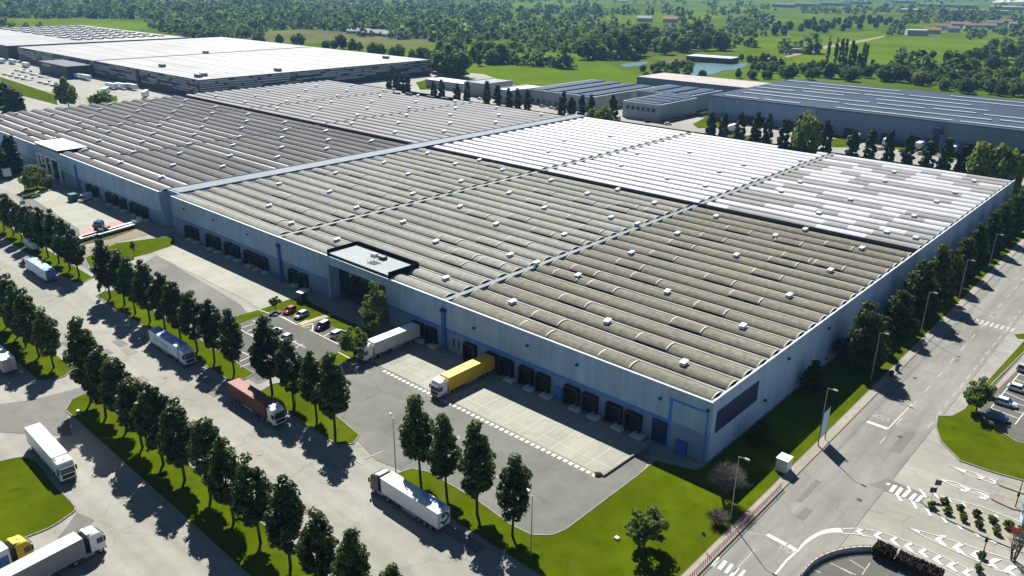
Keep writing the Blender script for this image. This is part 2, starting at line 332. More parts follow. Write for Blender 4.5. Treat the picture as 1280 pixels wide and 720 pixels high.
sheet('lawn', [(-157.5, -41), (-89.5, -41.5), (-87.2, -38.8), (-88, -36.2), (-157, -34.6), (-159, -38)], LZ, M['lawn'], True)
kerb_along([(-157.5, -41), (-89.5, -41.5), (-87.2, -38.8), (-88, -36.2), (-157, -34.6), (-159, -38), (-157.5, -41)], world=True)
sheet('lawn', [(-80, -40.3), (-52, -40.8), (-50.5, -38.5), (-52, -36), (-66, -34), (-79, -31.5), (-81, -36)], LZ, M['lawn'], True)
kerb_along([(-80, -40.3), (-52, -40.8), (-50.5, -38.5), (-52, -36), (-66, -34), (-79, -31.5), (-81, -36), (-80, -40.3)], world=True)
big = [(502, 590), (515, 586), (535, 590), (570, 610), (600, 628), (640, 657), (665, 669), (690, 669), (707, 662), (760, 622), (800, 592), (819, 576), (870, 588)]
P = [tuple(W(*p)[:2]) for p in big] + [(.4, -.4), (.4, 232), (11.7, 232), (11.7, -41.5), (-12, -41.2), (-38, -41.2)]
sheet('lawn', P, LZ, M['lawn'], True); kerb_along(P[:12], world=True)

lawn([(300, 394), (325, 387), (362, 374), (384, 376), (414, 391), (376, 404), (350, 387), (342, 388), (300, 404), (262, 418), (262, 412)], kerb=False)
lawn([(418, 394), (466, 415), (470, 430), (445, 445), (432, 430), (443, 428), (430, 414), (398, 401)], kerb=False)
lawn([(424, 440), (398, 450), (402, 462), (436, 451), (455, 444), (440, 436)], kerb=False)
sheet('pavement', [(374, 404), (414, 391), (418, 394), (378, 407)], .07, M['island'])
sheet('pavement', [(381, 374), (384, 372), (482, 410), (478, 412)], .07, M['pavement'])
lawn([(107, 322), (145, 304), (217, 295), (219, 306), (189, 316), (165, 322), (140, 340), (118, 345)], kerb=False)
sheet('dry_grass_patch', [(100, 302), (165, 284), (170, 286), (150, 296), (104, 306)], .03, M['dry'])
sheet('sand_path', [(103, 312), (170, 287), (190, 292), (145, 303), (107, 320)], .04, M['sand'])
lawn([(30, 226), (62, 221), (66, 235), (30, 242)], kerb=False)
lawn([(0, 96), (70, 119), (72, 131), (25, 119), (0, 110)], kerb=False)
lawn([(108, 122), (146, 120), (147, 126), (112, 130)], kerb=False)
lawn([(866, 155), (888, 144), (905, 150), (905, 160), (872, 160)], kerb=False)
lawn([(905, 166), (940, 170), (936, 184), (910, 180)], kerb=False)
lawn([(1035, 174), (1066, 172), (1068, 184), (1040, 184)], kerb=False)
lawn([(520, 103), (540, 98), (560, 100), (556, 112), (525, 112)], kerb=False)
lawn([(1210, 208), (1290, 200), (1290, 224), (1240, 220)], kerb=False)
# right-hand corner lawn and strip
rl = [(1172, 520), (1170, 534), (1176, 552), (1200, 576), (1240, 590), (1290, 604), (1330, 600), (1330, 560), (1272, 553), (1232, 527), (1222, 510), (1240, 480), (1290, 430), (1290, 415), (1240, 470), (1205, 512), (1190, 520)]
lawn(rl)
lawn([(1268, 418), (1290, 416), (1290, 424), (1272, 423)], kerb=False)
# pavement strip and kerb on the right street
sheet('pavement', [(11.7, -60), (13.3, -60), (13.3, 300), (11.7, 300)], .1, M['pavement'], True)
kerb_along([(13.35, -60), (13.35, 300)], w=.22, h=.13, world=True)
kerb_along([(11.7, -42), (11.7, 232)], w=.12, h=.1, world=True)
sheet('gutter_strip', [(15.4, 20), (15.75, 20), (15.75, 300), (15.4, 300)], .012, M['stain'], True)
sheet('road_patch', [(1150, 628), (1290, 690), (1290, 676), (1110, 598), (1085, 606)], .008, M['stain'])
sheet('road_patch', [(0, 505), (40, 500), (118, 480), (100, 498), (85, 520), (90, 545), (0, 540)], .004, M['stain'])
sheet('road_patch', [(96, 640), (118, 650), (95, 675), (72, 672), (84, 658)], .004, M['stain'])
rq = random.Random(31)
for k in range(16):
    x, y = rq.uniform(-150, -15), rq.uniform(-60, -44); w_, d_ = rq.uniform(1.2, 7), rq.uniform(.8, 2.4)
    sheet('road_patch', [(x, y), (x + w_, y), (x + w_, y + d_), (x, y + d_)], -.03 + .003 * k, M['stain'] if rq.random() < .6 else M['road_asphalt'], True)
for k in range(9):
    x, y = rq.uniform(14.5, 25), rq.uniform(-5, 120); w_, d_ = rq.uniform(.8, 2.2), rq.uniform(1.5, 9)
    sheet('road_patch', [(x, y), (x + w_, y), (x + w_, y + d_), (x, y + d_)], .009 + .0015 * k, M['stain'], True)
for x, y, z in [(18, 18, .02), (22.5, 33, .02), (17, 60, .02), (-60, -52, -.02), (-100, -50, -.02), (-38, -24, .012), (-24, -28, .012), (-130, -48, -.02), (24, 8, .02)]:
    mb = MB(); mb.cyl((x, y, z - .02), (x, y, z + .02), .45, n=14, m=M['dmetal']); structure('manhole_cover', mb)
# lower car park on the right
sheet('car_park', [(1012, 722), (1024, 704), (1048, 693), (1092, 689), (1125, 702), (1160, 722), (1180, 760), (1000, 760)], .012, M['carpark'])
sheet('car_park', [(1232, 527), (1222, 512), (1240, 482), (1300, 425), (1400, 470), (1330, 560), (1272, 553)], .06, M['carpark'])
sheet('pavement', [(1226, 508), (1222, 506), (1284, 440), (1290, 444)], .07, M['pavement'])
# ------------------------------------------------------------------ paint
def marks(name, polys, m='mark', z=.026, world=False):
    mb = MB()
    for q in polys:
        P = [(p[0], p[1], z) for p in [a if world or isinstance(a, np.ndarray) else W(*a) for a in q]]
        a = sum(P[i][0] * P[(i + 1) % len(P)][1] - P[(i + 1) % len(P)][0] * P[i][1] for i in range(len(P)))
        if a < 0: P.reverse()
        mb.face(P, M[m])
    return structure(name, mb)
def strip(pts, w, world=False):
    P = [np.array(p[:2], float) if world else W(*p)[:2] for p in pts]; out = []
    for a, b in zip(P, P[1:]):
        d = (b - a) / np.linalg.norm(b - a); n = np.array([-d[1], d[0]]) * w / 2
        out.append([a - n, b - n, b + n, a + n])
    return out
T = lambda x, y: (960 + x / 4, 540 + y / 4)
marks('road_marking', [[(-69 + k * 1.28, -15.95), (-69 + k * 1.28 + .75, -15.95), (-69 + k * 1.28 + .75, -16.75), (-69 + k * 1.28, -16.75)] for k in range(45)], world=True)
marks('road_marking', strip([(-69.5, -12.4), (-11.5, -12.6)], .16, True) , 'mark_faint', .024, world=True)
ln = []
for k in range(15): ln += strip([(-66.5 + k * 3.95, -1), (-66.5 + k * 3.95, -15.2)], .18, True)
for k in range(12): ln += strip([(-65.3 + k * 3.95, -1), (-65.3 + k * 3.95, -11)], .14, True)
marks('road_marking', ln, 'mark_faint', .028, world=True)
# street: centre dashes, edge line, crossing, stop bars
ln = []
for k in range(24): ln.append([(20.4, 28 + k * 9), (20.4, 31.5 + k * 9), (20.58, 31.5 + k * 9), (20.58, 28 + k * 9)])
for k in range(36): ln.append([(25.3, 40 + k * 5.5), (25.3, 43 + k * 5.5), (25.48, 43 + k * 5.5), (25.48, 40 + k * 5.5)])
marks('road_marking', ln, 'mark_faint', world=True)
marks('road_marking', [[(18.3 + k * 1.15, 102), (18.95 + k * 1.15, 102), (18.95 + k * 1.15, 105.2), (18.3 + k * 1.15, 105.2)] for k in range(8)], 'mark_faint', world=True)
marks('road_marking', strip([(1084, 527), (1109, 536)], .9) + strip([(1110, 536), (1140, 505)], .16))
Z4 = lambda x, y: (860 + x / 5.333, 620 + y / 5.333)
bars = [[(105, 445), (160, 397), (182, 405), (132, 455)], [(150, 467), (197, 405), (218, 412), (175, 473)], [(193, 483), (240, 428), (264, 438), (220, 495)], [(238, 508), (285, 450), (306, 460), (262, 518)], [(275, 530), (330, 478), (345, 484), (298, 540)], [(320, 548), (370, 492), (388, 500), (345, 556)]]
marks('road_marking', [[Z4(*p) for p in b] for b in bars])
marks('road_marking', strip([Z4(528, 258), Z4(655, 325)], .75))
marks('road_marking', strip([Z4(450, 355), Z4(300, 512)], .15) + strip([Z4(380, 240), Z4(520, 262)], .12), 'mark_faint')
# crossing and hatching at the junction island
bars = [[(595, 255), (612, 258), (606, 266), (590, 262)], [(627, 264), (647, 270), (622, 304), (603, 297)], [(660, 276), (678, 283), (650, 320), (631, 312)], [(696, 290), (714, 297), (685, 328), (665, 322)], [(732, 305), (748, 312), (720, 345), (700, 336)], [(762, 316), (780, 322), (750, 352), (732, 347)],
        [(640, 318), (655, 318), (676, 350), (660, 346)], [(714, 345), (732, 348), (748, 385), (736, 384)], [(692, 272), (704, 272), (718, 296), (708, 296)], [(752, 285), (764, 286), (798, 326), (782, 326)],
        [(784, 382), (800, 386), (822, 420), (808, 420)], [(860, 416), (878, 424), (900, 456), (886, 456)], [(926, 444), (948, 448), (976, 490), (962, 488)], [(1002, 474), (1024, 480), (1066, 528), (1050, 526)], [(1084, 504), (1104, 510), (1148, 562), (1130, 560)], [(1168, 534), (1190, 542), (1250, 602), (1228, 600)],
        [(826, 304), (838, 306), (862, 336), (848, 336)], [(890, 328), (904, 330), (938, 368), (922, 366)], [(962, 352), (976, 354), (1014, 396), (998, 392)], [(1046, 382), (1062, 386), (1102, 430), (1086, 428)], [(1128, 412), (1144, 416), (1184, 462), (1166, 460)], [(1206, 440), (1222, 446), (1262, 482), (1246, 478)]]
marks('road_marking', [[T(*p) for p in b] for b in bars])
marks('road_marking', strip([T(1066, 528), T(1148, 562), T(1250, 602), T(1300, 625)], .15) + strip([T(862, 320), T(1062, 372), T(1280, 456), T(1340, 480)], .15))
def spear(tip, up, lo, chev, w=.16):
    """white taper from a tip between two edge lines, with chevrons: pixel polylines in tile units"""
    out = strip([T(*p) for p in [tip] + up], w) + strip([T(*p) for p in [tip] + lo], w)
    a = np.array(tip, float); u = np.array(up[0], float); l = np.array(lo[0], float)
    out.append([T(*tip), T(*(a + (u - a) * .62)), T(*(a + (l - a) * .62))])
    for (x, y), s in chev:
        out.append([T(x - 44 * s, y - 19 * s), T(x - 16 * s, y - 12 * s), T(x + 34 * s, y + 6 * s), T(x + 2 * s, y + 4 * s)])
        out.append([T(x + 2 * s, y + 4 * s), T(x + 34 * s, y + 6 * s), T(x + 6 * s, y + 22 * s), T(x - 32 * s, y + 10 * s)])
    return out
marks('road_marking', spear((905, 168), [(1050, 208), (1150, 240)], [(1030, 228), (1140, 258)], [((1062, 222), .8), ((1130, 245), .8)]) +
      spear((838, 230), [(935, 252), (1110, 312)], [(925, 268), (1010, 300), (1095, 330)], [((985, 280), 1.0), ((1080, 316), 1.1)]) +
      spear((695, 475), [(800, 505), (930, 545), (1280, 660)], [(795, 530), (900, 580), (1060, 650), (1280, 740)], []))
def vee(x, y, s, k=1.0):
    return [[T(x - 30 * s, y + 2 * s), T(x - 2 * s, y + 2 * s), T(x + 32 * s, y - 14 * s * k), T(x - 4 * s, y - 18 * s * k)], [T(x - 30 * s, y + 2 * s), T(x - 2 * s, y + 2 * s), T(x + 30 * s, y + 34 * s), T(x + 8 * s, y + 28 * s)]]
vv = []
for x, y, s in [(865, 536, 1.1), (955, 576, 1.2), (1045, 612, 1.2), (1130, 655, 1.3), (1215, 690, 1.3)]: vv += vee(x, y, s)
for x, y, s in [(462, 496, .85), (552, 516, .85), (632, 540, .85), (704, 570, .9), (778, 600, .95), (850, 635, 1.0), (922, 668, 1.05), (1000, 702, 1.05)]: vv += vee(x, y, s)
marks('road_marking', vv)
up = smooth([(372, 485), (450, 482), (560, 500), (680, 540), (800, 590), (930, 650), (1060, 712)]); lo = smooth([(372, 506), (450, 512), (560, 536), (640, 565), (760, 620), (900, 690), (1000, 745)])
marks('road_marking', strip([T(*p) for p in up], .13) + strip([T(*p) for p in lo], .13))
o_ = smooth([(150, 588), (170, 560), (210, 525), (270, 494), (320, 483), (362, 480)]); i_ = smooth([(375, 503), (320, 503), (265, 514), (220, 538), (180, 568), (155, 596)])
marks('road_marking', [[T(*o_[k]), T(*o_[k + 1]), T(*i_[-k - 2]), T(*i_[-k - 1])] for k in range(min(len(o_), len(i_)) - 1)] + strip([T(152, 592), T(95, 640), T(30, 720)], .3) + strip([T(100, 568), T(140, 592)], .8))
# parking bays
Z6 = lambda x, y: (300 + x / 7.11, 360 + y / 7.11)
ln = []
for a, b in [((300, 225), (505, 330)), ((620, 375), (880, 505)), ((0, 370), (140, 445)), ((110, 290), (165, 315)), ((420, 450), (580, 532)), ((20, 570), (160, 642)), ((20, 355), (150, 310)), ((60, 388), (175, 345)), ((100, 420), (190, 380)), ((640, 390), (650, 330)), ((740, 435), (860, 365)), ((560, 500), (440, 560)), ((500, 470), (400, 520)), ((0, 655), (90, 615)), ((0, 705), (150, 650)), ((880, 500), (960, 470)), ((505, 325), (600, 285)), ((490, 318), (380, 260)), ((875, 572), (1000, 640)), ((160, 192), (262, 228))]:
    ln += strip([Z6(*a), Z6(*b)], .22)
marks('road_marking', ln, 'mark', .075)
marks('road_marking', strip([Z6(545, 345), Z6(650, 318)], .5) + strip([Z6(520, 335), Z6(700, 262)], .3) + strip([Z6(560, 360), Z6(620, 350)], .3), 'ymark', .078)
ln = []
Z9 = lambda x, y: (1160 + x / 5.333, 420 + y / 5.333)
for a, b in [((420, 480), (610, 250)), ((425, 485), (600, 550)), ((445, 455), (640, 520)), ((480, 410), (650, 470)), ((500, 370), (660, 440)), ((560, 320), (660, 360)), ((585, 290), (660, 318)), ((610, 255), (660, 275)), ((580, 590), (650, 500))]: ln += strip([Z9(*a), Z9(*b)], .18)
marks('road_marking', ln, 'mark', .075)
ln = []
for a, b in [((265, 705), (230, 690)), ((310, 655), (440, 715)), ((410, 640), (490, 690)), ((510, 655), (470, 715)), ((360, 680), (420, 712))]: ln += strip([T(*a), T(*b)], .16)
marks('road_marking', ln, 'mark_faint', .03)
ln = strip([(413, 556), (452, 580)], .18) + strip([(455, 574), (478, 564)], .18) + strip([(109, 470), (113, 474)], .5)
marks('road_marking', ln, 'mark_faint', .03)
def paint_word(txt, loc, rz, size, m='mark', sx=1.0):
    c = bpy.data.curves.new('road_lettering', 'FONT'); c.body = txt; c.size = size; c.align_x = 'CENTER'; c.materials.append(M[m])
    o = link('road_lettering', c, None, loc, rz, (sx, 1.6, 1)); return tag(o, kind='structure')
paint_word('STOP', (17.4, 38.6, .03), PI, 1.35, 'mark_faint', 1.0)
paint_word('STOP', (20.6, -12.6, .03), 0, 1.2, 'mark_faint', .9)
# junction island (pale paving with kerb) and slim kerbed islands
isl = [T(778, 338), T(800, 328), T(836, 330), T(1000, 380), T(1280, 478), T(1340, 500), T(1340, 640), T(1250, 595), T(1060, 515), T(900, 440), T(790, 372), T(770, 352)]
sheet('traffic_island', isl, .12, M['island']); kerb_along(isl + [isl[0]], .2, .14)
for q in ([T(1140, 250), T(1160, 248), T(1300, 292), T(1300, 318), T(1160, 268)], [T(1106, 318), T(1140, 316), T(1300, 362), T(1300, 405), T(1215, 382), T(1120, 338)]):
    sheet('traffic_island', q, .12, M['pavement']); kerb_along(q + [q[0]], .2, .14)

# fields and pond far behind
for nm, q, m in [('crop_field', [(290, 44), (340, 38), (430, 37), (540, 47), (560, 56), (480, 57), (400, 53), (330, 54)], 'field_t'), ('crop_field', [(480, 58), (560, 56), (640, 66), (720, 60), (730, 66), (800, 96), (812, 104), (640, 106), (560, 92), (540, 75)], 'field_b'),
                 ('crop_field', [(750, 20), (880, 14), (930, 18), (860, 28), (780, 30)], 'field_b'), ('crop_field', [(905, 48), (960, 48), (1100, 38), (1110, 45), (1085, 52), (990, 70), (915, 56)], 'field_b'), ('crop_field', [(990, 72), (1090, 48), (1140, 46), (1290, 50), (1290, 70), (1180, 80), (1130, 92), (1000, 92)], 'field_b'),
                 ('crop_field', [(0, 22), (140, 24), (190, 28), (185, 37), (0, 37)], 'field_b'), ('crop_field', [(640, 4), (700, 0), (760, 2), (700, 12), (650, 14)], 'field_b'), ('dirt_track', [(984, 72), (1040, 59), (1085, 51), (1105, 46), (1106, 44), (1084, 48.5), (1035, 56), (980, 70.5)], 'sand'),
                 ('crop_field', [(820, 72), (870, 70), (860, 78), (835, 79)], 'field_t'), ('crop_field', [(960, 66), (980, 76), (968, 80), (950, 72)], 'field_t'),
                 ('crop_field', [(640, 46), (740, 44), (735, 56), (650, 60)], 'field_b'), ('crop_field', [(1200, 84), (1290, 70), (1290, 82), (1220, 96)], 'field_b')]:
    LV['z'] += 1; sheet(nm, q, -.25 + .012 * LV['z'], M[m])
sheet('pond', smooth([(853, 90), (858, 83), (877, 79), (914, 78.5), (934, 79), (925, 86), (905, 88), (890, 93), (865, 94), (853, 90)], 3)[:-1], -.06, M['water'])
sheet('pond', [(776, 80), (792, 77.5), (812, 77), (804, 81.5), (790, 83.5), (778, 84)], -.06, M['water'])
sheet('pond', [(1240, 0), (1290, -1), (1290, 2), (1240, 3)], -.15, M['plaster'])
# ------------------------------------------------------------------ the big vaulted warehouse
H = 12.26; ZB = 11.55; PITCH = 5.79; BW = 4.1; RISE = 1.08
def arc(y0, z0, n=9, w=BW, r=RISE, t0=0.0):
    return [(y0 + w * (1 - math.cos(PI * k / n)) / 2, z0 + r * math.sin(PI * k / n)) for k in range(n + 1)]
def roof_bay(parent, x0, x1, y0, n, mb_, mf, patches=None, nseg=9, flat2=None, name='roof_bay', white_rim=True):
    """n barrel vaults running along x between x0 and x1, flat beams in the gaps"""
    mb = MB(); L_ = (x1 - x0) / nseg
    mb.face([(x0, y0, ZB - .5), (x1, y0, ZB - .5), (x1, y0 + n * PITCH, ZB - .5), (x0, y0 + n * PITCH, ZB - .5)], M['flat_d'])
    for i in range(n):
        yb = y0 + i * PITCH + .25
        A = arc(yb, ZB + .12)
        for s in range(nseg):
            xa = x0 + .35 + s * (x1 - x0 - .7) / nseg; xb = x0 + .35 + (s + 1) * (x1 - x0 - .7) / nseg
            m = patches(i, s) if patches else mb_
            for (ya, za), (yc, zc) in zip(A, A[1:]): mb.face([(xa, ya, za), (xb, ya, za), (xb, yc, zc), (xa, yc, zc)], m)
        for xe, sg in ((x0 + .35, -1), (x1 - .35, 1)):
            mb.face([(xe, y, z) for y, z in (A if sg < 0 else A[::-1])], M['flat_d'] if not white_rim else M['dmetal'])
            for (ya, za), (yc, zc) in zip(A, A[1:]):
                o = .08
                mb.face([(xe + sg * .02, ya, za), (xe + sg * .02, yc, zc), (xe + sg * .02, yc, zc + o), (xe + sg * .02, ya, za + o)], M['rim'])
                mb.face([(xe - .12, ya, za + o), (xe + .12, ya, za + o), (xe + .12, yc, zc + o), (xe - .12, yc, zc + o)], M['rim'])
        # flat beam between vaults, a low upstand along it
        m2 = mf if not flat2 else flat2(i)
        mb.box(x0 + .3, x1 - .3, yb + BW + .02, yb + PITCH - .36, ZB - .5, ZB + .36, m2)
        mb.box(x0 + .3, x1 - .3, yb + BW + .55, yb + BW + .72, ZB + .36, ZB + .48, m2)
    return mb.build(name, parent)
# raised skylight segment (mesh shared), 7.3 m long, dark glazing on the near side, pale arcs at both ends
def skylight_mesh(m, w=7.2):
    mb = MB(); A = arc(-BW / 2, .15, w=BW, r=RISE)
    for (ya, za), (yc, zc) in zip(A, A[1:]): mb.face([(-w / 2, ya, za), (w / 2, ya, za), (w / 2, yc, zc), (-w / 2, yc, zc)], m)
    mb.box(-w / 2, w / 2, -BW / 2 - .1, -BW / 2 + .24, -.5, .7, M['black'])
    for xe in (-w / 2, w / 2):
        mb.face([(xe, y, z) for y, z in (A[::-1] if xe > 0 else A)] + ([(xe, BW / 2, 0), (xe, -BW / 2, 0)][::1 if xe < 0 else -1]), M['rim'])
        for (ya, za), (yc, zc) in zip(A[:6], A[1:7]): mb.face([(xe - .14, ya, za + .04), (xe + .14, ya, za + .04), (xe + .14, yc, zc + .04), (xe - .14, yc, zc + .04)], M['rim_l'])
    return mb.mesh('roof_skylight')
SKY = {'b': skylight_mesh(M['barrel']), 'g': skylight_mesh(M['barrel2'])}
vm = MB(); vm.box(-.6, .6, -.75, .75, -.35, .22, M['coping']); vm.box(-.5, .5, -.6, .45, .22, .52, M['metal'], cut=.05)
vm.raw([(-.65, -.75, .5), (.65, -.75, .5), (.65, .9, .95), (-.65, .9, .95), (-.65, -.75, .58), (.65, -.75, .58), (.65, .9, 1.03), (-.65, .9, 1.03)], [(3, 2, 1, 0), (0, 1, 5, 4), (1, 2, 6, 5), (2, 3, 7, 6), (3, 0, 4, 7), (4, 5, 6, 7)], M['coping'])
VENT = vm.mesh('roof_vent')
wh = empty('warehouse', 'huge pale blue warehouse with grey and white barrel vault roofs and loading docks', 'warehouse', (0, 0, 0))
XS = [-195.6, -133.2, -66.6, 0.0]
def pz(i, s): return M['barrel']
roof_bay(wh, -65.3, -.3, .35, 19, M['barrel'], M['flat'])
roof_bay(wh, -131.9, -67.5, .35, 19, M['barrel2'], M['flat'])
roof_bay(wh, -194.6, -134.1, .35, 19, M['barrel2'], M['flat'])
rr = random.Random(5); PATCH = {}
for _ in range(70):
    i = rr.randrange(19); s = rr.randrange(9)
    for k in range(rr.choice([1, 1, 1, 2, 3, 5])): PATCH[(i, s + k)] = 1
for i in (11, 13, 7): 
    for k in range(rr.randrange(2, 5), 9): PATCH[(i, k)] = 1
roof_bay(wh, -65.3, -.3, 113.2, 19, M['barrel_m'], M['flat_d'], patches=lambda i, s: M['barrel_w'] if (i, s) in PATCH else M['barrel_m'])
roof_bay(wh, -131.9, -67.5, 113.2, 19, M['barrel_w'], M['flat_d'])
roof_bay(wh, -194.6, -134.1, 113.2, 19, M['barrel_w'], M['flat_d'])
# gutters between the bays, the cross band blackened for its deep shade and the copings
for xg in (-66.6, -133.2):
    mb = MB(); mb.box(xg - .9, xg + .75, .36, 110.4, ZB - .6, ZB + .78, M['gutter']); mb.box(xg - .9, xg + .75, 113.2, 223.2, ZB - .6, ZB + .78, M['gutter']); mb.box(xg + .6, xg + .75, .36, 110.4, ZB + .78, ZB + .9, M['gutter']); mb.build('roof_gutter', wh)
mb = MB(); mb.box(-195.6, -.2, 110.45, 113.1, ZB - .3, ZB + .82, M['band']); mb.build('roof_band', wh)
mb = MB(); mb.box(-195.6, -.2, 223.3, 224.2, ZB - .3, ZB + 1.0, M['band']); mb.box(-88, -72.5, 216.6, 217.2, ZB, ZB + 1.9, M['band']); mb.box(-88.4, -87.7, 216.6, 223.2, ZB, ZB + 1.6, M['band']); mb.box(-73.2, -72.5, 216.6, 223.2, ZB, ZB + 1.6, M['band']); mb.build('rear_parapet', wh)
# walls: upper panels overhang a recessed dock wall
EX0, EX1 = -110.9, -87.5
mb = MB()
mb.box(-195.6, EX0, 0, .5, 5.6, H - .12, M['wall']); mb.box(EX1, .0, 0, .5, 5.6, H - .12, M['wall']); mb.box(EX0, EX1, 0, .5, 9.95, H - .12, M['wall'])
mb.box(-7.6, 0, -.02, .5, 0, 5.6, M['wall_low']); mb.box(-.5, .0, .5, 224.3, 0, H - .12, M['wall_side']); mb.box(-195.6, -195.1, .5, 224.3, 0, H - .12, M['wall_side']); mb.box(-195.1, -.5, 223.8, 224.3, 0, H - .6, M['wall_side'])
mb.build('wall', wh)
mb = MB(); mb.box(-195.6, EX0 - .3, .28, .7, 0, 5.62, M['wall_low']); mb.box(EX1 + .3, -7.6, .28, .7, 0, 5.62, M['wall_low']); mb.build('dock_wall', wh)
mb = MB(); mb.box(EX1, -8.2, -.05, .3, 4.95, 5.62, M['blue']); mb.box(-195.6, EX0, -.05, .3, 5.2, 5.62, M['blue']); mb.box(-8.2, -7.55, -.05, .3, 4.95, 10.2, M['blue']); mb.box(-7.55, -.4, -.05, .2, 9.75, 10.2, M['blue']); mb.box(-.75, -.35, -.05, .2, 0, 9.75, M['blue'])
mb.box(-8.1, -7.6, -.05, .3, 0, 4.95, M['blue']); mb.build('blue_trim', wh)
mb = MB(); mb.box(-195.8, EX0, -.12, .34, H - .12, H + .03, M['coping']); mb.box(EX1, .12, -.12, .34, H - .12, H + .03, M['coping']); mb.box(EX0, EX1, -.12, .34, H - .12, H + .03, M['coping']); mb.box(-.3, .12, .34, 224.4, H - .12, H + .12, M['coping']); mb.build('coping', wh)
# sign panel and small wall details on the side wall
mb = MB(); mb.box(.0, .12, 2.2, 18.2, 5.25, 9.5, M['navy']); mb.build('blank_sign_panel', wh)
LAMP = MB().box(-.28, .28, -.5, 0, -.15, .2, M['dmetal']).cyl((0, -.2, -.15), (0, -.2, -.3), .2, .14, 8, M['dmetal']).mesh('wall_lamp')
for px, py in [(722, 456), (826, 498), (593, 410), (660, 432), (310, 293), (267, 275), (230, 261), (886, 513)]:
    p = Wy(px, py, 0); link('wall_lamp', LAMP, wh, (p[0], -.02, p[2]))
for px, py in [(1032, 448), (985, 448 - 0), (1035, 410), (1257, 478 - 190), (1079, 377), (955, 500)]:
    p = Wx(px, py, 0)
    if 0 < p[2] < 12 and 0 < p[1] < 222: link('wall_lamp', LAMP, wh, (.02, p[1], p[2]), PI / 2)
# docks: shelter, door, platform
dm = MB(); 
dm.box(-1.75, -1.35, -.75, .3, .0, 3.75, M['dock']); dm.box(1.35, 1.75, -.75, .3, .0, 3.75, M['dock']); dm.box(-1.75, 1.75, -.75, .3, 3.75, 4.15, M['dock'])
SHELT = dm.mesh('dock_shelter'); DOOR = MB().box(-1.35, 1.35, .12, .2, .0, 3.75, M['dock']).mesh('dock_door')
PLAT = MB().box(-1.2, 1.2, -1.9, -.1, .02, .6, M['offwhite'], cut=.03).mesh('dock_platform')
FRAME = MB().box(-1.8, -1.7, -.8, -.76, 0, 4.0, M['dmetal']).box(1.7, 1.8, -.8, -.76, 0, 4.0, M['dmetal']).box(-1.8, 1.8, -.8, -.76, 4.1, 4.2, M['dmetal']).mesh('dock_frame')
def dock(parent, x, y=0.0, plat=1):
    d = link('loading_dock', None, parent, (x, y, 0))
    link('dock_shelter', SHELT, d); link('dock_door', DOOR, d); link('dock_frame', FRAME, d)
    if plat: link('dock_platform', PLAT, d, (1.75 * plat, 0, 0))
DX = [-47.6, -42.1, -37.6, -30.0, -25.5, -19.8, -15.4]
for x in DX: dock(wh, x)
for x in (-51.9, -58.6): dock(wh, x, 0, 0)
for x in (-75.9, -71.4): dock(wh, x, 0, 1)
for x in (-186.2, -182, -172.8, -168.6, -161.6, -157.4, -150.5, -146.3, -142.1, -127.4, -122.6): dock(wh, x)
mb = MB(); mb.box(-11.5, -8.15, .1, .3, 0, 4.9, M['navy']); mb.build('shutter_door', wh)
mb = MB(); mb.box(-5.9, -3.8, -.9, -.06, 0, 2.6, M['duct'], cut=.05); mb.build('blue_cabinet', wh)
mb = MB(); mb.box(-34.4, -32.7, -.03, .3, 0, 2.6, M['blue']); mb.build('blue_trim', wh)
for xg in (-66.9, -133.4):
    mb = MB(); mb.box(xg - .5, xg + .5, -.6, -.02, .5, 9.6, M['duct'], cut=.06); mb.box(xg - .75, xg + .75, -.75, -.02, 9.6, 10.2, M['navy']); mb.box(xg - 1.4, xg + 1.4, -1.6, -.02, 0, .5, M['kerb']); mb.build('downpipe_duct', wh)
mb = MB()
for x in (-64.3, -62.6): MB().box(x - .25, x + .25, .22, .28, 1.6, 3.6, M['navy']).build('slit_window', wh)
# glazed entrance recess under the roof box
mb = MB(); mb.box(EX0 + .4, EX1 - .4, 3.2, 3.4, 0, 9.95, M['entrance'])
for k in range(9): mb.box(EX0 + .4 + k * 2.8, EX0 + .5 + k * 2.8, 3.1, 3.2, 0, 9.95, M['dmetal'])
for k in range(4): mb.box(EX0 + .4, EX1 - .4, 3.1, 3.2, k * 2.9 + .8, k * 2.9 + .9, M['dmetal'])
mb.build('entrance_glazing', wh)
mb = MB(); mb.box(EX0 - .3, EX0 + .4, .02, 3.4, 0, 9.95, M['wall']); mb.box(EX1 - .4, EX1 + .3, .02, 3.4, 0, 9.95, M['dmetal']); mb.box(EX0, EX1, .5, 3.4, 9.95, 10.2, M['dmetal']); mb.build('entrance_reveal', wh)
mb = MB(); z0, z1 = 12.05, 13.55; mb.face([(EX0, .4, z0 + .9), (EX1 + .8, .4, z0 + .9), (EX1 + .8, 9.6, z0 + .9), (EX0, 9.6, z0 + .9)], M['boxroof'])
mb.box(EX0, EX1 + .8, 9.6, 10.0, ZB, z1 + .35, M['band']); mb.box(EX0 - .3, EX0, .35, 10, ZB, z1 + .2, M['band']); mb.box(EX1 + .8, EX1 + 1.1, .35, 10, ZB, z1 + .2, M['band']); mb.build('roof_box', wh)
p = (-98, 5); z = z0 + .9
mb = MB(); mb.box(-101, -99.3, 6.4, 7.6, z, z + .8, M['white'], cut=.05); mb.build('roof_unit', wh)
mb = MB(); mb.box(-97.8, -95.8, 6.3, 7.7, z, z + .8, M['dmetal'], cut=.05); mb.build('roof_unit', wh)
mb = MB(); mb.box(-97.4, -94.8, 2.6, 4.6, z + .02, z + .1, M['black'])
for x, y in ((-97.4, 2.6), (-94.8, 2.6), (-97.4, 4.6), (-94.8, 4.6), (-96.1, 4.6), (-96.1, 2.6)): mb.cyl((x, y, z), (x, y, z + 1.1), .04, n=5, m=M['dmetal'])
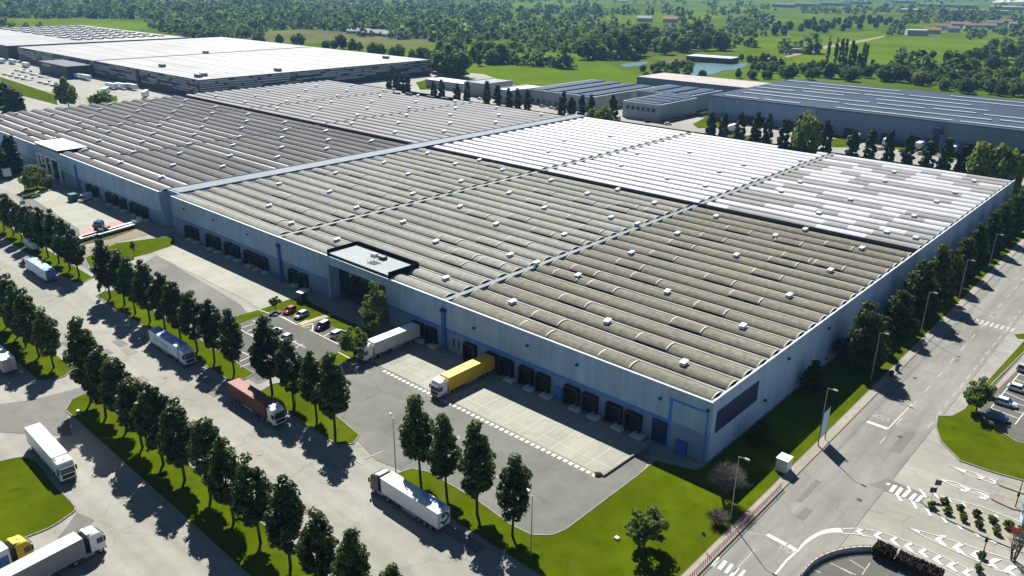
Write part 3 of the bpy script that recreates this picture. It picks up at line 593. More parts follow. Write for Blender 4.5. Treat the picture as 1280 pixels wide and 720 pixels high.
mb.box(-97.4, -94.8, 4.57, 4.63, z + 1.05, z + 1.1, M['dmetal']); mb.box(-97.43, -97.37, 2.6, 4.6, z + 1.05, z + 1.1, M['dmetal']); mb.build('roof_hatch', wh)
# skylight segments and smoke vents
rr = random.Random(11)
def barrel_at(px, py, z, ybase=.35):
    p = W(px, py, z); i = round((p[1] - ybase - .25 - BW / 2) / PITCH); return p[0], ybase + .25 + BW / 2 + i * PITCH, i
SP = [(678, 408), (690, 396), (715, 378), (735, 381), (755, 358), (780, 363), (825, 423), (860, 407), (890, 385), (935, 370), (708, 345), (740, 335), (790, 330), (830, 320), (815, 345), (855, 305), (890, 298), (930, 285), (770, 450), (785, 455), (800, 310), (960, 343), (1000, 320), (990, 300), (1045, 310), (900, 350), (975, 330), (1040, 330)]
SP2 = [(670, 253), (688, 238), (700, 256), (715, 300), (745, 285), (770, 262), (655, 300), (680, 290), (720, 275), (650, 272), (820, 265), (790, 255), (560, 300), (590, 315), (620, 300), (572, 325), (610, 330), (640, 340), (540, 320), (600, 268), (660, 235), (730, 252)]
SP3 = [(400, 215), (430, 232), (470, 255), (450, 218), (510, 232), (540, 215), (480, 240), (560, 240), (600, 222), (620, 207), (350, 245), (380, 260), (420, 270), (340, 275), (500, 270), (520, 255), (470, 222), (560, 200)]
SEEN = []
for L_, mk, n in ((SP, 'b', 0), (SP2, 'g', 1), (SP3, 'g', 2)):
    for px, py in L_:
        x, y, i = barrel_at(px, py, 12.4)
        if not 0 <= i <= 18: continue
        lo, hi = XS[2 - n] + .5, XS[3 - n] - .5
        x = min(max(x, lo + 4), hi - 4)
        if any(abs(a - x) < 8.5 and b == i and c == n for a, b, c in SEEN): continue
        SEEN.append((x, i, n))
        link('roof_skylight', SKY[mk], wh, (x, y, ZB + .13))
V = [(785, 317), (842, 293), (892, 271), (917, 320), (719, 345), (815, 254), (761, 272), (732, 242), (677, 260), (701, 294), (684, 226), (665, 330), (794, 280), (770, 237), (420, 299), (499, 278), (569, 259), (630, 242), (542, 302), (615, 281), (634, 319), (554, 348), (334, 257), (361, 279), (345, 230), (407, 240), (441, 260), (413, 217), (510, 243), (473, 204), (505, 218), (571, 227), (562, 206), (529, 192), (626, 212), (597, 200), (830, 366), (757, 402), (925, 409), (851, 455), (642, 376), (984, 370), (1035, 339), (1075, 311), (967, 295), (1005, 287)]
for px, py in V:
    x, y, i = barrel_at(px, py, 13.2)
    if 0 <= i <= 18 and -199 < x < -1: link('roof_vent', VENT, wh, (x, y, ZB + RISE + .3), rr.uniform(-.2, .1), (.95, 1.0, .6))
for px, py in [(1107, 290), (1141, 270), (1060, 250), (1020, 267), (1169, 252), (972, 240), (1145, 296), (1195, 239), (1105, 226), (1218, 225), (1004, 225), (1118, 214), (880, 232), (835, 222), (895, 215), (780, 205), (740, 196), (800, 190), (860, 190), (700, 176), (680, 190), (930, 205), (940, 222), (760, 170), (1000, 200)]:
    x, y, i = barrel_at(px, py, 13.2, 113.2)
    if 0 <= i <= 18 and -199 < x < -1: link('roof_vent', VENT, wh, (x, y, ZB + RISE + .3), 0, (1.05, .95, .5))

# ------------------------------------------------------------------ left warehouse
lw = empty('warehouse', 'long blue walled warehouse with darker vaulted roofs, left of the wide roof gutter', 'warehouse', (-300, 0, 0))
lw.location = (0, 0, 0)
XL = [-409.5, -338.3, -271, -203.8]
rr = random.Random(3)
roof_bay(lw, XL[2] + .4, XL[3], .35, 19, M['barrel_d'], M['flat_d'], flat2=lambda i: M['flat_l'] if i in (0, 1) or rr.random() < .15 else M['flat'])  # pale flats here and below: sun glare put into the strip colour
roof_bay(lw, XL[1] + .4, XL[2] - .4, .35, 19, M['barrel_d'], M['flat_l'], flat2=lambda i: M['flat_l'] if i < 12 or rr.random() < .5 else M['flat'])
roof_bay(lw, XL[0], XL[1] - .4, .35, 19, M['barrel_d'], M['flat_l'], flat2=lambda i: M['flat_l'] if i < 7 else M['flat'])
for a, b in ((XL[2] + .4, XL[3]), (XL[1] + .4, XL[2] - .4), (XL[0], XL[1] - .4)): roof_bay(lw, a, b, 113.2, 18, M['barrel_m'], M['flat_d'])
for xg in (XL[1], XL[2]):
    mb = MB(); mb.box(xg - .4, xg + .4, .3, 110.4, ZB - .6, ZB + .9, M['gutter_d']); mb.box(xg - .4, xg + .4, 113.2, 217, ZB - .6, ZB + .9, M['gutter_d']); mb.build('roof_gutter', lw)
mb = MB(); mb.box(XL[0], XL[3], 110.45, 113.1, ZB - .3, ZB + 1.0, M['band']); mb.build('roof_band', lw)  # shade of the deep cross band painted as black
mb = MB(); mb.box(XL[0], XL[3], 217.6, 218.6, ZB - .3, ZB + .8, M['band']); mb.build('rear_parapet', lw)
mb = MB(); mb.box(XL[3] + .05, -195.9, 3.2, 223.5, ZB - .5, ZB + 1.15, M['gutter_l']); mb.box(XL[3] + .05, XL[3] + .35, 3.2, 223.5, ZB + 1.15, ZB + 1.4, M['gutter_l']); mb.box(-196.2, -195.9, 3.2, 223.5, ZB + 1.15, ZB + 1.3, M['gutter_l']); mb.build('wide_roof_gutter', lw)
mb = MB(); mb.box(XL[0], XL[3], -.3, .2, 5.2, H - .12, M['wall']); mb.box(XL[0], XL[0] + .5, .2, 218, 0, H - .12, M['wall_side']); mb.box(XL[3] - .4, XL[3], .2, 3.2, 0, H - .12, M['wall']); mb.box(XL[3], -195.7, 2.7, 3.2, 0, ZB + 1.0, M['wall']); mb.box(XL[0] + .5, XL[3], 217.9, 218.5, 0, ZB - .4, M['wall_side']); mb.build('wall', lw)
mb = MB(); mb.box(XL[0] + .1, XL[3] - .5, .22, .6, 0, 5.22, M['wall_low']); mb.build('dock_wall', lw)
mb = MB(); mb.box(XL[0], XL[3], -.42, .2, H - .12, H + .05, M['coping']); mb.build('coping', lw)
for x in (-246.2, -240.5, -234, -226, -221.5, -217, -258, -264): dock(lw, x, -.1)
for px in (105, 128 - 20):
    pass
for x in (-273.5, -338.6): mb = MB(); mb.box(x - .45, x + .45, -.85, -.32, 0, 10.2, M['duct'], cut=.06); mb.build('downpipe_duct', lw)
ca = MB(); ca.box(-315.5, -289.6, -.35, 11.2, 12.9, 13.3, M['white']); ca.box(-289.6, -289.1, -.35, 11.3, ZB, 13.3, M['band']); ca.build('roof_box', lw)
mb = MB(); mb.box(-313, -291, -.33, -.3, 1.0, 8.8, M['entrance']); mb.build('entrance_glazing', lw)
mb = MB()
for x in (-313.6, -305, -299, -290.6): mb.box(x - .5, x + .5, -.8, -.34, 0, 9.4, M['white'])
mb.box(-314, -290, -.8, -.34, 8.8, 9.6, M['white']); mb.build('entrance_frame', lw)
k = 0
for yi in range(1, 19, 2):
    for xi in range(6):
        xx = -212 - xi * 33 - (yi % 4) * 7.5
        if xx > XL[0] + 3 and abs(xx + 271) > 3 and abs(xx + 338.3) > 3 and k < 56:
            link('roof_vent', VENT, lw, (xx, .35 + .25 + BW / 2 + yi * PITCH, ZB + RISE + .3), 0, (1.0, 1.2, .7)); k += 1
for yi in range(1, 18, 3):
    for xi in range(6):
        xx = -214 - xi * 32 - (yi % 2) * 14
        if xx > XL[0] + 3 and abs(xx + 271) > 3 and abs(xx + 338.3) > 3: link('roof_vent', VENT, lw, (xx, 113.45 + BW / 2 + yi * PITCH, ZB + RISE + .3), 0, (1, 1, .8))
mb = MB()
for x, y in ((-326, 205), (-318, 208), (-300, 209), (-290, 211)): mb.box(x - 3, x + 3, y - .5, y + .5, ZB + 1.2, ZB + 2.2, M['dmetal'])
mb.box(-330, -285, 212.5, 213, ZB + 1, ZB + 2.4, M['band']); mb.build('roof_plant', lw)

# ------------------------------------------------------------------ white roofed distribution hall far left
ww = empty('distribution_hall', 'vast distribution hall with white roof and dark striped cladding at far left', 'warehouse')
hx0, hx1, hy0, hy1, hh = -812, -468, 153, 362, 12.6
mb = MB(); mb.box(hx0, hx1, hy0, hy1, 0, hh - .02, M['wgrey']); mb.build('wall', ww)
mb = MB(); rr = random.Random(2)
for r in range(6):
    z = 3.6 + r * 1.5; x = hx0
    while x < hx1:
        w = rr.uniform(12, 34); w = min(w, hx1 - x)
        if rr.random() < .8: mb.box(x, x + w * rr.uniform(.7, 1), hy0 - .25, hy0, z, z + rr.choice([.75, .9, 1.1]), M['wstripe'])
        x += w
    y = hy0
    while y < hy1:
        w = min(rr.uniform(12, 34), hy1 - y)
        if rr.random() < .85: mb.box(hx1, hx1 + .25, y, y + w * rr.uniform(.75, 1), z, z + rr.choice([.75, .9, 1.1]), M['wstripe'])
        y += w
mb.build('striped_cladding', ww)
mb = MB(); mb.box(hx0 + .5, hx1 - .5, hy0 + .5, hy1 - .5, hh - .3, hh + .08, M['wroof']); 
for k in range(10): mb.box(hx0 + 6, hx1 - 6, hy0 + 14 + k * 20, hy0 + 14.5 + k * 20, hh + .08, hh + .16, M['flat'])
mb.box(hx1 - 170, hx1 - 168.5, hy0, hy1, hh + .06, hh + .5, M['flat']); mb.build('roof', ww)
mb = MB()
for k in range(9): mb.box(hx1 - 60 - k * .5, hx1 - 20, hy0 + 6 + k * 5, hy0 + 7.4 + k * 5, hh + .08, hh + .3, M['metal'])
for x, y in ((-560, 172), (-478, 220), (-500, 340), (-640, 250), (-482, 160), (-486, 166)): mb.box(x - 3, x + 3, y - 1.5, y + 1.5, hh, hh + 2.2, M['mroof'])
mb.build('roof_plant', ww)
mb = MB(); mb.box(-700, -640, 132, 152.7, 0, 9.5, M['wgrey']); mb.box(-690, -672, 131.6, 131.99, 6.5, 8.6, M['wstripe']); mb.build('office_block', ww)
mb = MB(); mb.box(hx0 + 160, hx0 + 164, hy0 - 1.2, hy0 - .26, 0, 12.8, M['wgrey']); mb.box(hx0 + 250, hx0 + 254, hy0 - 1.2, hy0 - .26, 0, 12.8, M['wgrey']); mb.build('dark_pier', ww)
w2 = empty('distribution_hall', 'second white roofed hall with rows of roof humps behind the striped hall', 'warehouse')
mb = MB(); mb.box(-1110, -830, 150, 330, 0, 12.4, M['wgrey']); mb.build('wall', w2)
mb = MB(); mb.box(-1109, -831, 151, 329, 12.3, 12.6, M['wroof'])
for i in range(9):
    for j in range(7): mb.box(-1095 + j * 36, -1075 + j * 36, 225 + i * 11, 230 + i * 11, 12.6, 13.8, M['mroof'], top=M['wroof'])
mb.build('roof', w2)

# ------------------------------------------------------------------ slate hall on the right and the blocks in the middle
rb = empty('slate_hall', 'low slate blue hall with long white rooflight strips on its roof', 'warehouse')
mb = MB(); mb.box(-186, 140, 334, 452, 0, 13.4, M['rbwall']); mb.box(-186, -120, 333.6, 334, 4, 13.3, M['wall_low']); mb.build('wall', rb)
mb = MB(); mb.box(-186.5, 140.5, 333.5, 452.5, 13.4, 13.9, M['rbroof']); mb.build('roof', rb)
rr = random.Random(4); mbs = []
for j in range(7):
    x = -184 + rr.uniform(0, 24)
    while x < 125:
        l = rr.choice([22, 26, 60, 75, 95])
        if rr.random() < .82: mbs.append((x, min(x + l, 136), 338 + j * 16.5 + rr.choice([0, 0, 2.8])))
        x += l + rr.choice([3, 4, 20])
for x0, x1, y in mbs: mb = MB(); mb.box(x0, x1, y, y + 1.5, 13.9, 14.5, M['coping'], cut=.1); mb.build('rooflight_strip', rb)
for x in (-158, -150, -132, -124, -116, -100, -80, -66, -58, -40, -32, -16, -6, 10): 
    mb = MB(); mb.box(x - 2.6, x + 2.6, 332.6, 333.5, 0, 4.6, M['dock']); mb.build('dock_door', rb)
mb = MB(); mb.box(-57, -54, 330, 334, 0, 11, M['navy']); mb.box(-58.5, -52.5, 331, 334, 0, 8, M['rbwall']); mb.build('stair_tower', rb)
def block(name, label, x0, x1, y0, y1, h, wall, roof, strips=0, pv=False, axis='x', parapet=True):
    b = empty(name, label, 'building'); mb = MB(); mb.box(x0, x1, y0, y1, 0, h - .02, wall); mb.build('wall', b)
    mb = MB(); mb.box(x0 + .4, x1 - .4, y0 + .4, y1 - .4, h - .4, h, roof)
    mb.build('roof', b)
    if parapet:
        mb = MB(); mb.box(x0 - .1, x1 + .1, y0 - .1, y0 + .5, h, h + .5, M['coping']); mb.box(x1 - .5, x1 + .1, y0 + .5, y1, h, h + .5, M['coping']); mb.box(x0 - .1, x0 + .5, y0 + .5, y1, h, h + .5, M['coping']); mb.build('parapet', b)
    for k in range(strips):
        mb = MB()
        if axis == 'y':
            t = x0 + 2 + k * (x1 - x0 - 2) / strips; mb.box(t, t + (x1 - x0) / strips * .72, y0 + 2, y1 - 2, h + .1, h + .8, M['pv'] if pv else roof, top=M['pv'] if pv else roof, cut=.2)
        else:
            t = y0 + 2 + k * (y1 - y0 - 2) / strips; mb.box(x0 + 2, x1 - 2, t, t + (y1 - y0) / strips * .72, h + .1, h + .8, M['pv'] if pv else roof, cut=.2)
        mb.build('roof_panel_row' if pv else 'roof_vault', b)
    return b
def winrow(b, x0, x1, y, z0, z1, n):
    for k in range(n):
        t = x0 + (k + .5) * (x1 - x0) / n; mb = MB(); mb.box(t - 1.1, t + 1.1, y - .12, y, z0, z1, M['glass']); mb.build('window', b)
b = block('industrial_block', 'grey industrial block with long dark panel rows across its roof', -306, -250, 302, 378, 8.8, M['mwall'], M['mroof'], 4, True, 'y'); winrow(b, -303, -252, 302, 1, 3.4, 10)
b = block('industrial_block', 'pale panelled block with teal vaulted roof beside the clipped street trees', -226, -200, 300, 344, 9.4, M['mwall'], M['mroof'], 4, True, 'x'); winrow(b, -224, -202, 300, 5.2, 7.4, 6)
block('industrial_block', 'stepped grey block joined behind the teal vaulted block', -246, -205, 345, 386, 9.8, M['mwall'], M['mroof'], 3, True, 'y')
block('industrial_block', 'long grey block with pale pinkish roof in front of the pond', -288, -170, 408, 446, 10.5, M['rbwall'], M['pinkroof'], 0, parapet=False)
b = block('shed', 'small grey shed with flat pale roof behind the cypress row', -362, -342, 298, 328, 9, M['mwall'], M['mroof'], 0)
b = block('shed', 'low white roofed shed between two groups of cypresses', -322, -308, 288, 322, 8.5, M['mwall'], M['flat_l'], 0)
block('shed', 'long pale roofed shed under the big trees beside the striped hall', -412, -372, 306, 322, 6, M['mwall'], M['flat_l'], 0, parapet=False)
block('hut', 'tiny grey flat roofed hut at the foot of the teal vaulted block', -226, -216, 276, 284, 3.4, M['mwall'], M['mroof'], 0, parapet=False)

# ------------------------------------------------------------------ vehicles (built along +x, wheels on z = 0)
def wheel(parent, x, y, r=.5, w=.32, name='wheel', rimm='metal'):
    mb = MB(); s = 1 if y > 0 else -1
    mb.cyl((x, y - s * w, r), (x, y, r), r, n=16, m=M['black']); mb.cyl((x, y - s * .02, r), (x, y + s * .015, r), r * .58, n=12, m=M[rimm])
    return mb.build(name, parent)
def cab(root, m='white', x=5.9, dark=False, roofm=None):
    c = MB(); P = [(x, .95), (x + 2.25, .55), (x + 2.38, .7), (x + 2.38, 1.75), (x + 2.2, 2.95), (x + 1.75, 3.7), (x + .35, 3.82), (x, 3.6)]
    c.prism(P[::-1], 'y', -1.24, 1.24, M[m]); k = c.build('cab', root, bevel=.09)
    g = MB(); q = [(x + 2.405, 1.8), (x + 2.235, 2.88)]
    g.raw([(q[0][0], -1.1, q[0][1]), (q[0][0], 1.1, q[0][1]), (q[1][0], 1.05, q[1][1]), (q[1][0], -1.05, q[1][1]), (q[0][0] - .1, -1.1, q[0][1]), (q[0][0] - .1, 1.1, q[0][1]), (q[1][0] - .1, 1.05, q[1][1]), (q[1][0] - .1, -1.05, q[1][1])], [(0, 1, 2, 3), (0, 4, 5, 1), (3, 2, 6, 7), (1, 5, 6, 2), (0, 3, 7, 4)], M['glass']); g.build('windscreen', k)
    for s in (-1, 1):
        g = MB(); g.prism([(x + 1.2, 1.85), (x + 2.15, 1.8), (x + 2.02, 2.75), (x + 1.2, 2.75)][::s], 'y', s * 1.225, s * 1.262, M['glass']); g.build('side_window', k)
        g = MB(); g.box(x + 2.2, x + 2.38, s * 1.42 - .12, s * 1.42 + .12, 1.95, 2.85, M['black'], cut=.03); g.box(x + 2.24, x + 2.3, s * 1.24, s * 1.32, 2.6, 2.7, M['black']); g.build('mirror', k)
        g = MB(); g.box(x + 2.3, x + 2.42, s * .95 - .25, s * .95 + .25, .75, 1.0, M['lampw'], cut=.02); g.build('headlight', k)
        wheel(root, x + 1.55, s * 1.22); 
        g = MB(); g.box(x - .9, x + .6, s * .75, s * 1.2, .45, 1.0, M['metal'], cut=.06); g.build('fuel_tank', root)
        g = MB(); g.box(x - .05, x + .25, s * 1.06, s * 1.25, 1.0, 3.5, M[m] if not dark else M['black']); g.build('side_deflector', k)
    g = MB(); g.box(x + 2.36, x + 2.43, -.95, .95, .95, 1.62, M['black'], cut=.02); g.box(x + 2.3, x + 2.45, -1.2, 1.2, .42, .68, M['dmetal'], cut=.03); g.build('grille', k)
    g = MB(); g.raw([(x + 2.2, -1.1, 2.98), (x + 2.2, 1.1, 2.98), (x + 2.55, 1.05, 2.86), (x + 2.55, -1.05, 2.86), (x + 2.2, -1.1, 3.05), (x + 2.2, 1.1, 3.05), (x + 2.55, 1.05, 2.9), (x + 2.55, -1.05, 2.9)], [(0, 1, 2, 3), (7, 6, 5, 4), (0, 4, 5, 1), (2, 6, 7, 3), (1, 5, 6, 2), (0, 3, 7, 4)], M['dmetal']); g.build('sun_visor', k)
    g = MB(); g.prism([(x + .1, 3.75), (x + 1.3, 3.76), (x + .35, 4.05), (x + .1, 4.05)], 'y', -1.0, 1.0, M[roofm or m]); g.build('air_deflector', k, bevel=.04)
    g = MB(); g.box(x + .75, x + 1.15, -.3, .3, 3.74, 3.86, M['dmetal'], cut=.03); g.build('roof_hatch', k)
    if dark:
        g = MB(); g.box(x - .12, x + .02, -1.2, 1.2, 1.0, 3.75, M['black']); g.build('cab_back', k)
    g = MB(); g.box(x - 3.4, x + 1.9, -.42, .42, .6, .98, M['dmetal']); g.build('chassis', root)
    for s in (-1, 1):
        wheel(root, x - 2.1, s * 1.22)
        g = MB(); g.box(x - 2.7, x - 1.5, s * .7, s * 1.22, 1.03, 1.1, M['black'], cut=.02); g.build('mudguard', root)
    return k
def trailer(root, x0, x1, side, roof, h=4.0, z0=1.15, back=None, bogie=True, edge='metal', stripe=None):
    mb = MB(); mb.box(x0, x1, -1.27, 1.27, z0, h, M[side], top=M[roof], cut=.02)
    t = mb.build('trailer', root)
    e = MB()
    for y in (-1.27, 1.27):
        s = 1 if y > 0 else -1
        e.box(x0, x1, y - s * .02, y + s * .018, z0 - .12, z0 + .06, M[edge]); e.box(x0, x1, y - s * .02, y + s * .018, h - .1, h + .015, M[edge])
        for xx in (x0 + .02, x1 - .1): e.box(xx, xx + .08, y - s * .02, y + s * .014, z0 + .06, h - .1, M[edge])
    e.build('trailer_frame', t)
    for s in (-1, 1):
        d = MB(); d.box(x0 - .05, x0 + .01, s * .02, s * 1.2, z0 + .02, h - .06, M[back or side]); d.box(x0 - .075, x0 - .05, s * .25, s * .3, z0 + .1, h - .2, M['dmetal']); d.build('rear_door', t)
        d = MB(); d.box(x0 - .04, x0 + .08, s * .85, s * 1.2, .72, .9, M['lampred']); d.build('rear_light', t)
        if stripe:
            d = MB(); d.box(x0 + .3, x1 - .3, s * 1.268, s * 1.285, z0 + .3, z0 + 1.9, M[stripe]); d.build('side_graphic', t)
        for k in range(3): wheel(root, x0 + 1.9 + k * 1.32, s * 1.22)
        d = MB(); d.box(x1 - 4.1, x1 - 3.95, s * .8, s * .95, .12, z0, M['dmetal']); d.box(x1 - 4.25, x1 - 3.8, s * .72, s * 1.02, .06, .14, M['dmetal']); d.build('landing_leg', root)
        d = MB(); d.box(x0 + 5.2, x1 - 5.0, s * 1.18, s * 1.22, .45, .95, M['metal']); d.build('side_guard', root)
    d = MB(); d.box(x0 + .2, x1 - .3, -.5, .5, .85, z0 - .01, M['dmetal']); d.box(x0, x0 + .12, -1.2, 1.2, .5, .68, M['dmetal']); d.build('trailer_chassis', root)
    return t
def place(px, py, fx, fy, z=0):
    """thing centre on the ground at one pixel, heading towards another"""
    a = W(px, py, z); b = W(fx, fy, z); return (a[0], a[1], z), math.atan2(b[1] - a[1], b[0] - a[0])
def truck(label, loc, rz, side, roof, cabm='white', h=4.0, back=None, group=None, L0=-8.3, **k):
    t = empty('articulated_truck', label, 'truck', loc, rz, group)
    dark = k.pop('dark', False); roofm = k.pop('roofm', None)
    tr = trailer(t, L0, 5.35, side, roof, h, back=back, **k); cab(t, cabm, 5.9, dark, roofm)
    return t, tr
ZR = .0
# on the tree lined main road
a = W(507, 637); tr1, tb = truck('white articulated truck with sky printed roof and dark round emblem on its doors', (-28.6, -44.2, 0), PI, 'white', 'white', 'carblack', roofm='white', dark=True)
mb = MB(); mb.face([(-7.6, -.3, 4.02), (-7.6, -1.15, 4.02), (-1.2, -1.15, 4.02), (-2.0, -.9, 4.02), (-3.4, -.2, 4.02), (-4.6, .2, 4.02), (-6.0, .1, 4.02)][::-1], M['skyprint']); mb.build('roof_print', tb)
mb = MB()
mb.raw([(-8.38, y, z) for y, z in [(-1.15, 1.25), (1.15, 1.25), (1.15, 3.85), (-1.15, 3.85)]] , [(3, 2, 1, 0)], M['logo_dark'])
def disc(mb, x, cy, cz, r, m, a0=0, a1=2 * PI, ri=0, n=20):
    for k in range(n):
        t0 = a0 + (a1 - a0) * k / n; t1 = a0 + (a1 - a0) * (k + 1) / n
        mb.face([(x, cy + ri * math.cos(t0), cz + ri * math.sin(t0)), (x, cy + ri * math.cos(t1), cz + ri * math.sin(t1)), (x, cy + r * math.cos(t1), cz + r * math.sin(t1)), (x, cy + r * math.cos(t0), cz + r * math.sin(t0))], m)
mb.raw([(-8.39, y, z) for y, z in [(-1.08, 1.32), (1.08, 1.32), (1.08, 3.78), (-1.08, 3.78)]], [(3, 2, 1, 0)], M['white'])
disc(mb, -8.4, 0, 2.65, .98, M['logo_dark'], .6, 5.9, .62); disc(mb, -8.41, 0.05, 2.75, .5, M['logo_green'], -.2, 2.4, .1); disc(mb, -8.41, .1, 2.2, .35, M['logo_dark'], 3.0, 6.0, .08)
mb.face([(-8.41, -.2, 1.45), (-8.41, .45, 1.45), (-8.41, .35, 1.75), (-8.41, -.1, 1.75)], M['logo_green']); mb.build('door_emblem', tb)
truck('red container truck with white cab parked by the tree strip', (-73.5, -44.2, 0), 0, 'red', 'redroof', 'white', h=3.9, edge='red')
t2, tb = truck('pale blue and white articulated truck under the street trees', (-109.4, -43.6, 0), 0, 'ice', 'skyroof', 'ice')
mb = MB()
for k in range(9): mb.box(-5.5 + k * .72, -5.05 + k * .72, -1.285, -1.268, 2.3 + .25 * (k % 2), 2.85, M['carblue'])
mb.build('side_graphic', tb)
truck('blue backed truck with white and sky blue roof rolling far up the main road', (-183.5, -45.4, 0), PI, 'ice', 'skyroof', 'white', back='carblue')
# docked at the warehouse
truck('truck with yellow trailer and white cab backed into a loading dock', (-52.0, -8.75, 0), -PI / 2, 'yellow', 'yellow', 'white', edge='yellow')
truck('truck with pale grey trailer backed into a dock beside the entrance', (-75.9, -8.75, 0), -PI / 2, 'offwhite', 'white', 'white')
# lower left yard
p, r = place(66, 578, 110, 628); truck('white box truck turning around the round lawn', (p[0], p[1], 0), r, 'white', 'white', 'white')
p, r = place(40, 742, 133, 691)
truck('grey sided truck with white roof and white cab at the photo\'s bottom left corner', tuple(W(57, 722)), r, 'grey', 'offwhite', 'white', dark=True)
q = W(-38, 735); truck('yellow cabbed truck with blue and white trailer beside the grey sided truck', (q[0], q[1], 0), r, 'white', 'white', 'yellow', stripe='bluetarp', dark=True)
q = W(14, 470); t = empty('semi_trailer', 'parked trailer with white roof and tan rear at the photo\'s left edge', 'trailer', (q[0] - 6.9, q[1] + .2, 0), PI); trailer(t, -6.8, 6.8, 'plaster', 'white', h=3.9)
t = empty('box_trailer', 'short white box trailer parked among the trees up the main road', 'trailer', tuple(W(43, 312)), 0); trailer(t, -4.2, 3.6, 'offwhite', 'white', h=3.4)
# van, container and flatbeds in the upper yard
def van(label, loc, rz):
    v = empty('delivery_van', label, 'van', loc, rz); mb = MB()
    P = [(-3, .4), (2.9, .4), (3.0, .95), (2.2, 1.35), (1.45, 2.35), (1.0, 2.6), (-3, 2.65)]; mb.prism(P[::-1], 'y', -1.02, 1.02, M['white']); b = mb.build('body', v, bevel=.1)
    g = MB(); g.raw([(2.16, -.9, 1.42), (2.16, .9, 1.42), (1.5, .82, 2.32), (1.5, -.82, 2.32), (2.23, -.9, 1.44), (2.23, .9, 1.44), (1.56, .82, 2.36), (1.56, -.82, 2.36)], [(4, 5, 6, 7), (0, 1, 5, 4), (3, 7, 6, 2), (0, 4, 7, 3), (1, 2, 6, 5)], M['glass']); g.build('windscreen', v)
    for s in (-1, 1):
        g = MB(); g.prism([(.7, 1.5), (1.9, 1.5), (1.35, 2.25), (.7, 2.25)][::s], 'y', s * 1.0, s * 1.04, M['glass']); g.build('side_window', v)
        for x in (-1.9, 1.95): wheel(v, x, s * 1.0, .36, .24)
        g = MB(); g.box(2.85, 3.02, s * .7 - .2, s * .7 + .2, .8, 1.0, M['lampw'], cut=.02); g.build('headlight', v)
        g = MB(); g.box(-3.03, -2.95, s * .85 - .1, s * .85 + .1, 1.1, 1.7, M['lampred']); g.build('rear_light', v)
    return v
p, r = place(107, 251, 95, 256); van('white delivery van parked nose out next to the green skip', p, r)
c = empty('waste_skip', 'tall green waste skip beside the white van', 'skip', tuple(W(92, 251)), .1); mb = MB()
mb.box(-1.5, 1.5, -1.2, 1.2, .15, 2.6, M['green'], cut=.06); mb.build('bin_body', c)
for x in (-1.5, -.5, .5, 1.42): mb = MB(); mb.box(x, x + .1, -1.3, 1.3, .15, 2.5, M['green']); mb.build('rib', c)
mb = MB(); mb.box(-1.6, 1.6, -1.3, 1.3, 2.6, 2.75, M['green'], cut=.03); mb.build('lid', c)
def flatbed(label, loc, rz, l, m='white'):
    t = empty('flat_trailer', label, 'trailer', loc, rz); mb = MB(); mb.box(-l / 2, l / 2, -1.2, 1.2, .95, 1.25, M[m], cut=.03); mb.build('deck', t)
    mb = MB(); mb.box(l / 2 - .15, l / 2, -1.2, 1.2, 1.25, 2.2, M['metal']); mb.build('headboard', t)
    for s in (-1, 1):
        for x in (-l / 2 + 1.2, -l / 2 + 2.5): wheel(t, x, s * 1.2, .48, .3)
    return t
for k, (p0, p1, l) in enumerate([((118, 296), (128, 293), 9), ((112, 298.5), (122, 295.5), 9), ((150, 287.5), (163, 283.5), 16), ((146, 290), (160, 286), 14)]):
    p, r = place(*p0, *p1); flatbed(['white flat trailer behind the blue tractor unit', 'outermost white flat trailer at the grassy yard edge', 'long white flat trailer along the red painted ground', 'long pale flat trailer nearest the sand path, beyond the tractor'][k], p, r, l)
p, r = place(128, 289, 121, 292); t = empty('tractor_unit', 'small blue tractor unit without trailer beside the red painted ground', 'truck', p, r); cab(t, 'carblue', 0)
q = W(6, 222); t = empty('box_trailer', 'white roofed trailer half seen at the left edge beside the dark tall tree', 'trailer', (q[0], q[1], 0), .1); trailer(t, -6, 4, 'white', 'white', h=4.4)
# far yard of the striped hall
FT = [(16, 80, 0), (33, 84, 0), (84, 96, 1), (95, 98, 1), (108, 100, 1), (140, 111, 1), (152, 111, 1), (165, 112, 1), (182, 121, 2), (133, 117, 2), (3, 79, 0)]
for k, (px, py, s) in enumerate(FT):
    q = W(px, py); t = empty('semi_trailer', 'white trailer parked in the loading yard of the striped hall', 'trailer', (q[0], q[1], 0), [0, .08, -.6][s] + PI / 2 * (s == 1) * 0, 'trailers in the striped hall yard'); trailer(t, -6.8, 6.8, 'white' if k % 3 else 'ice', 'white', h=4.1)
for k, (px, py) in enumerate([(10, 94), (18, 96), (26, 98), (34, 100), (55, 104), (63, 106), (71, 108), (80, 110), (25, 89), (33, 91), (45, 94), (55, 97)]):
    q = W(px, py); flatbed('flat grey trailer parked in the far loading yard rows', (q[0], q[1], 0), .35 if k < 8 else .3, 12, 'metal')['group'] = 'flat trailers in the far yard'
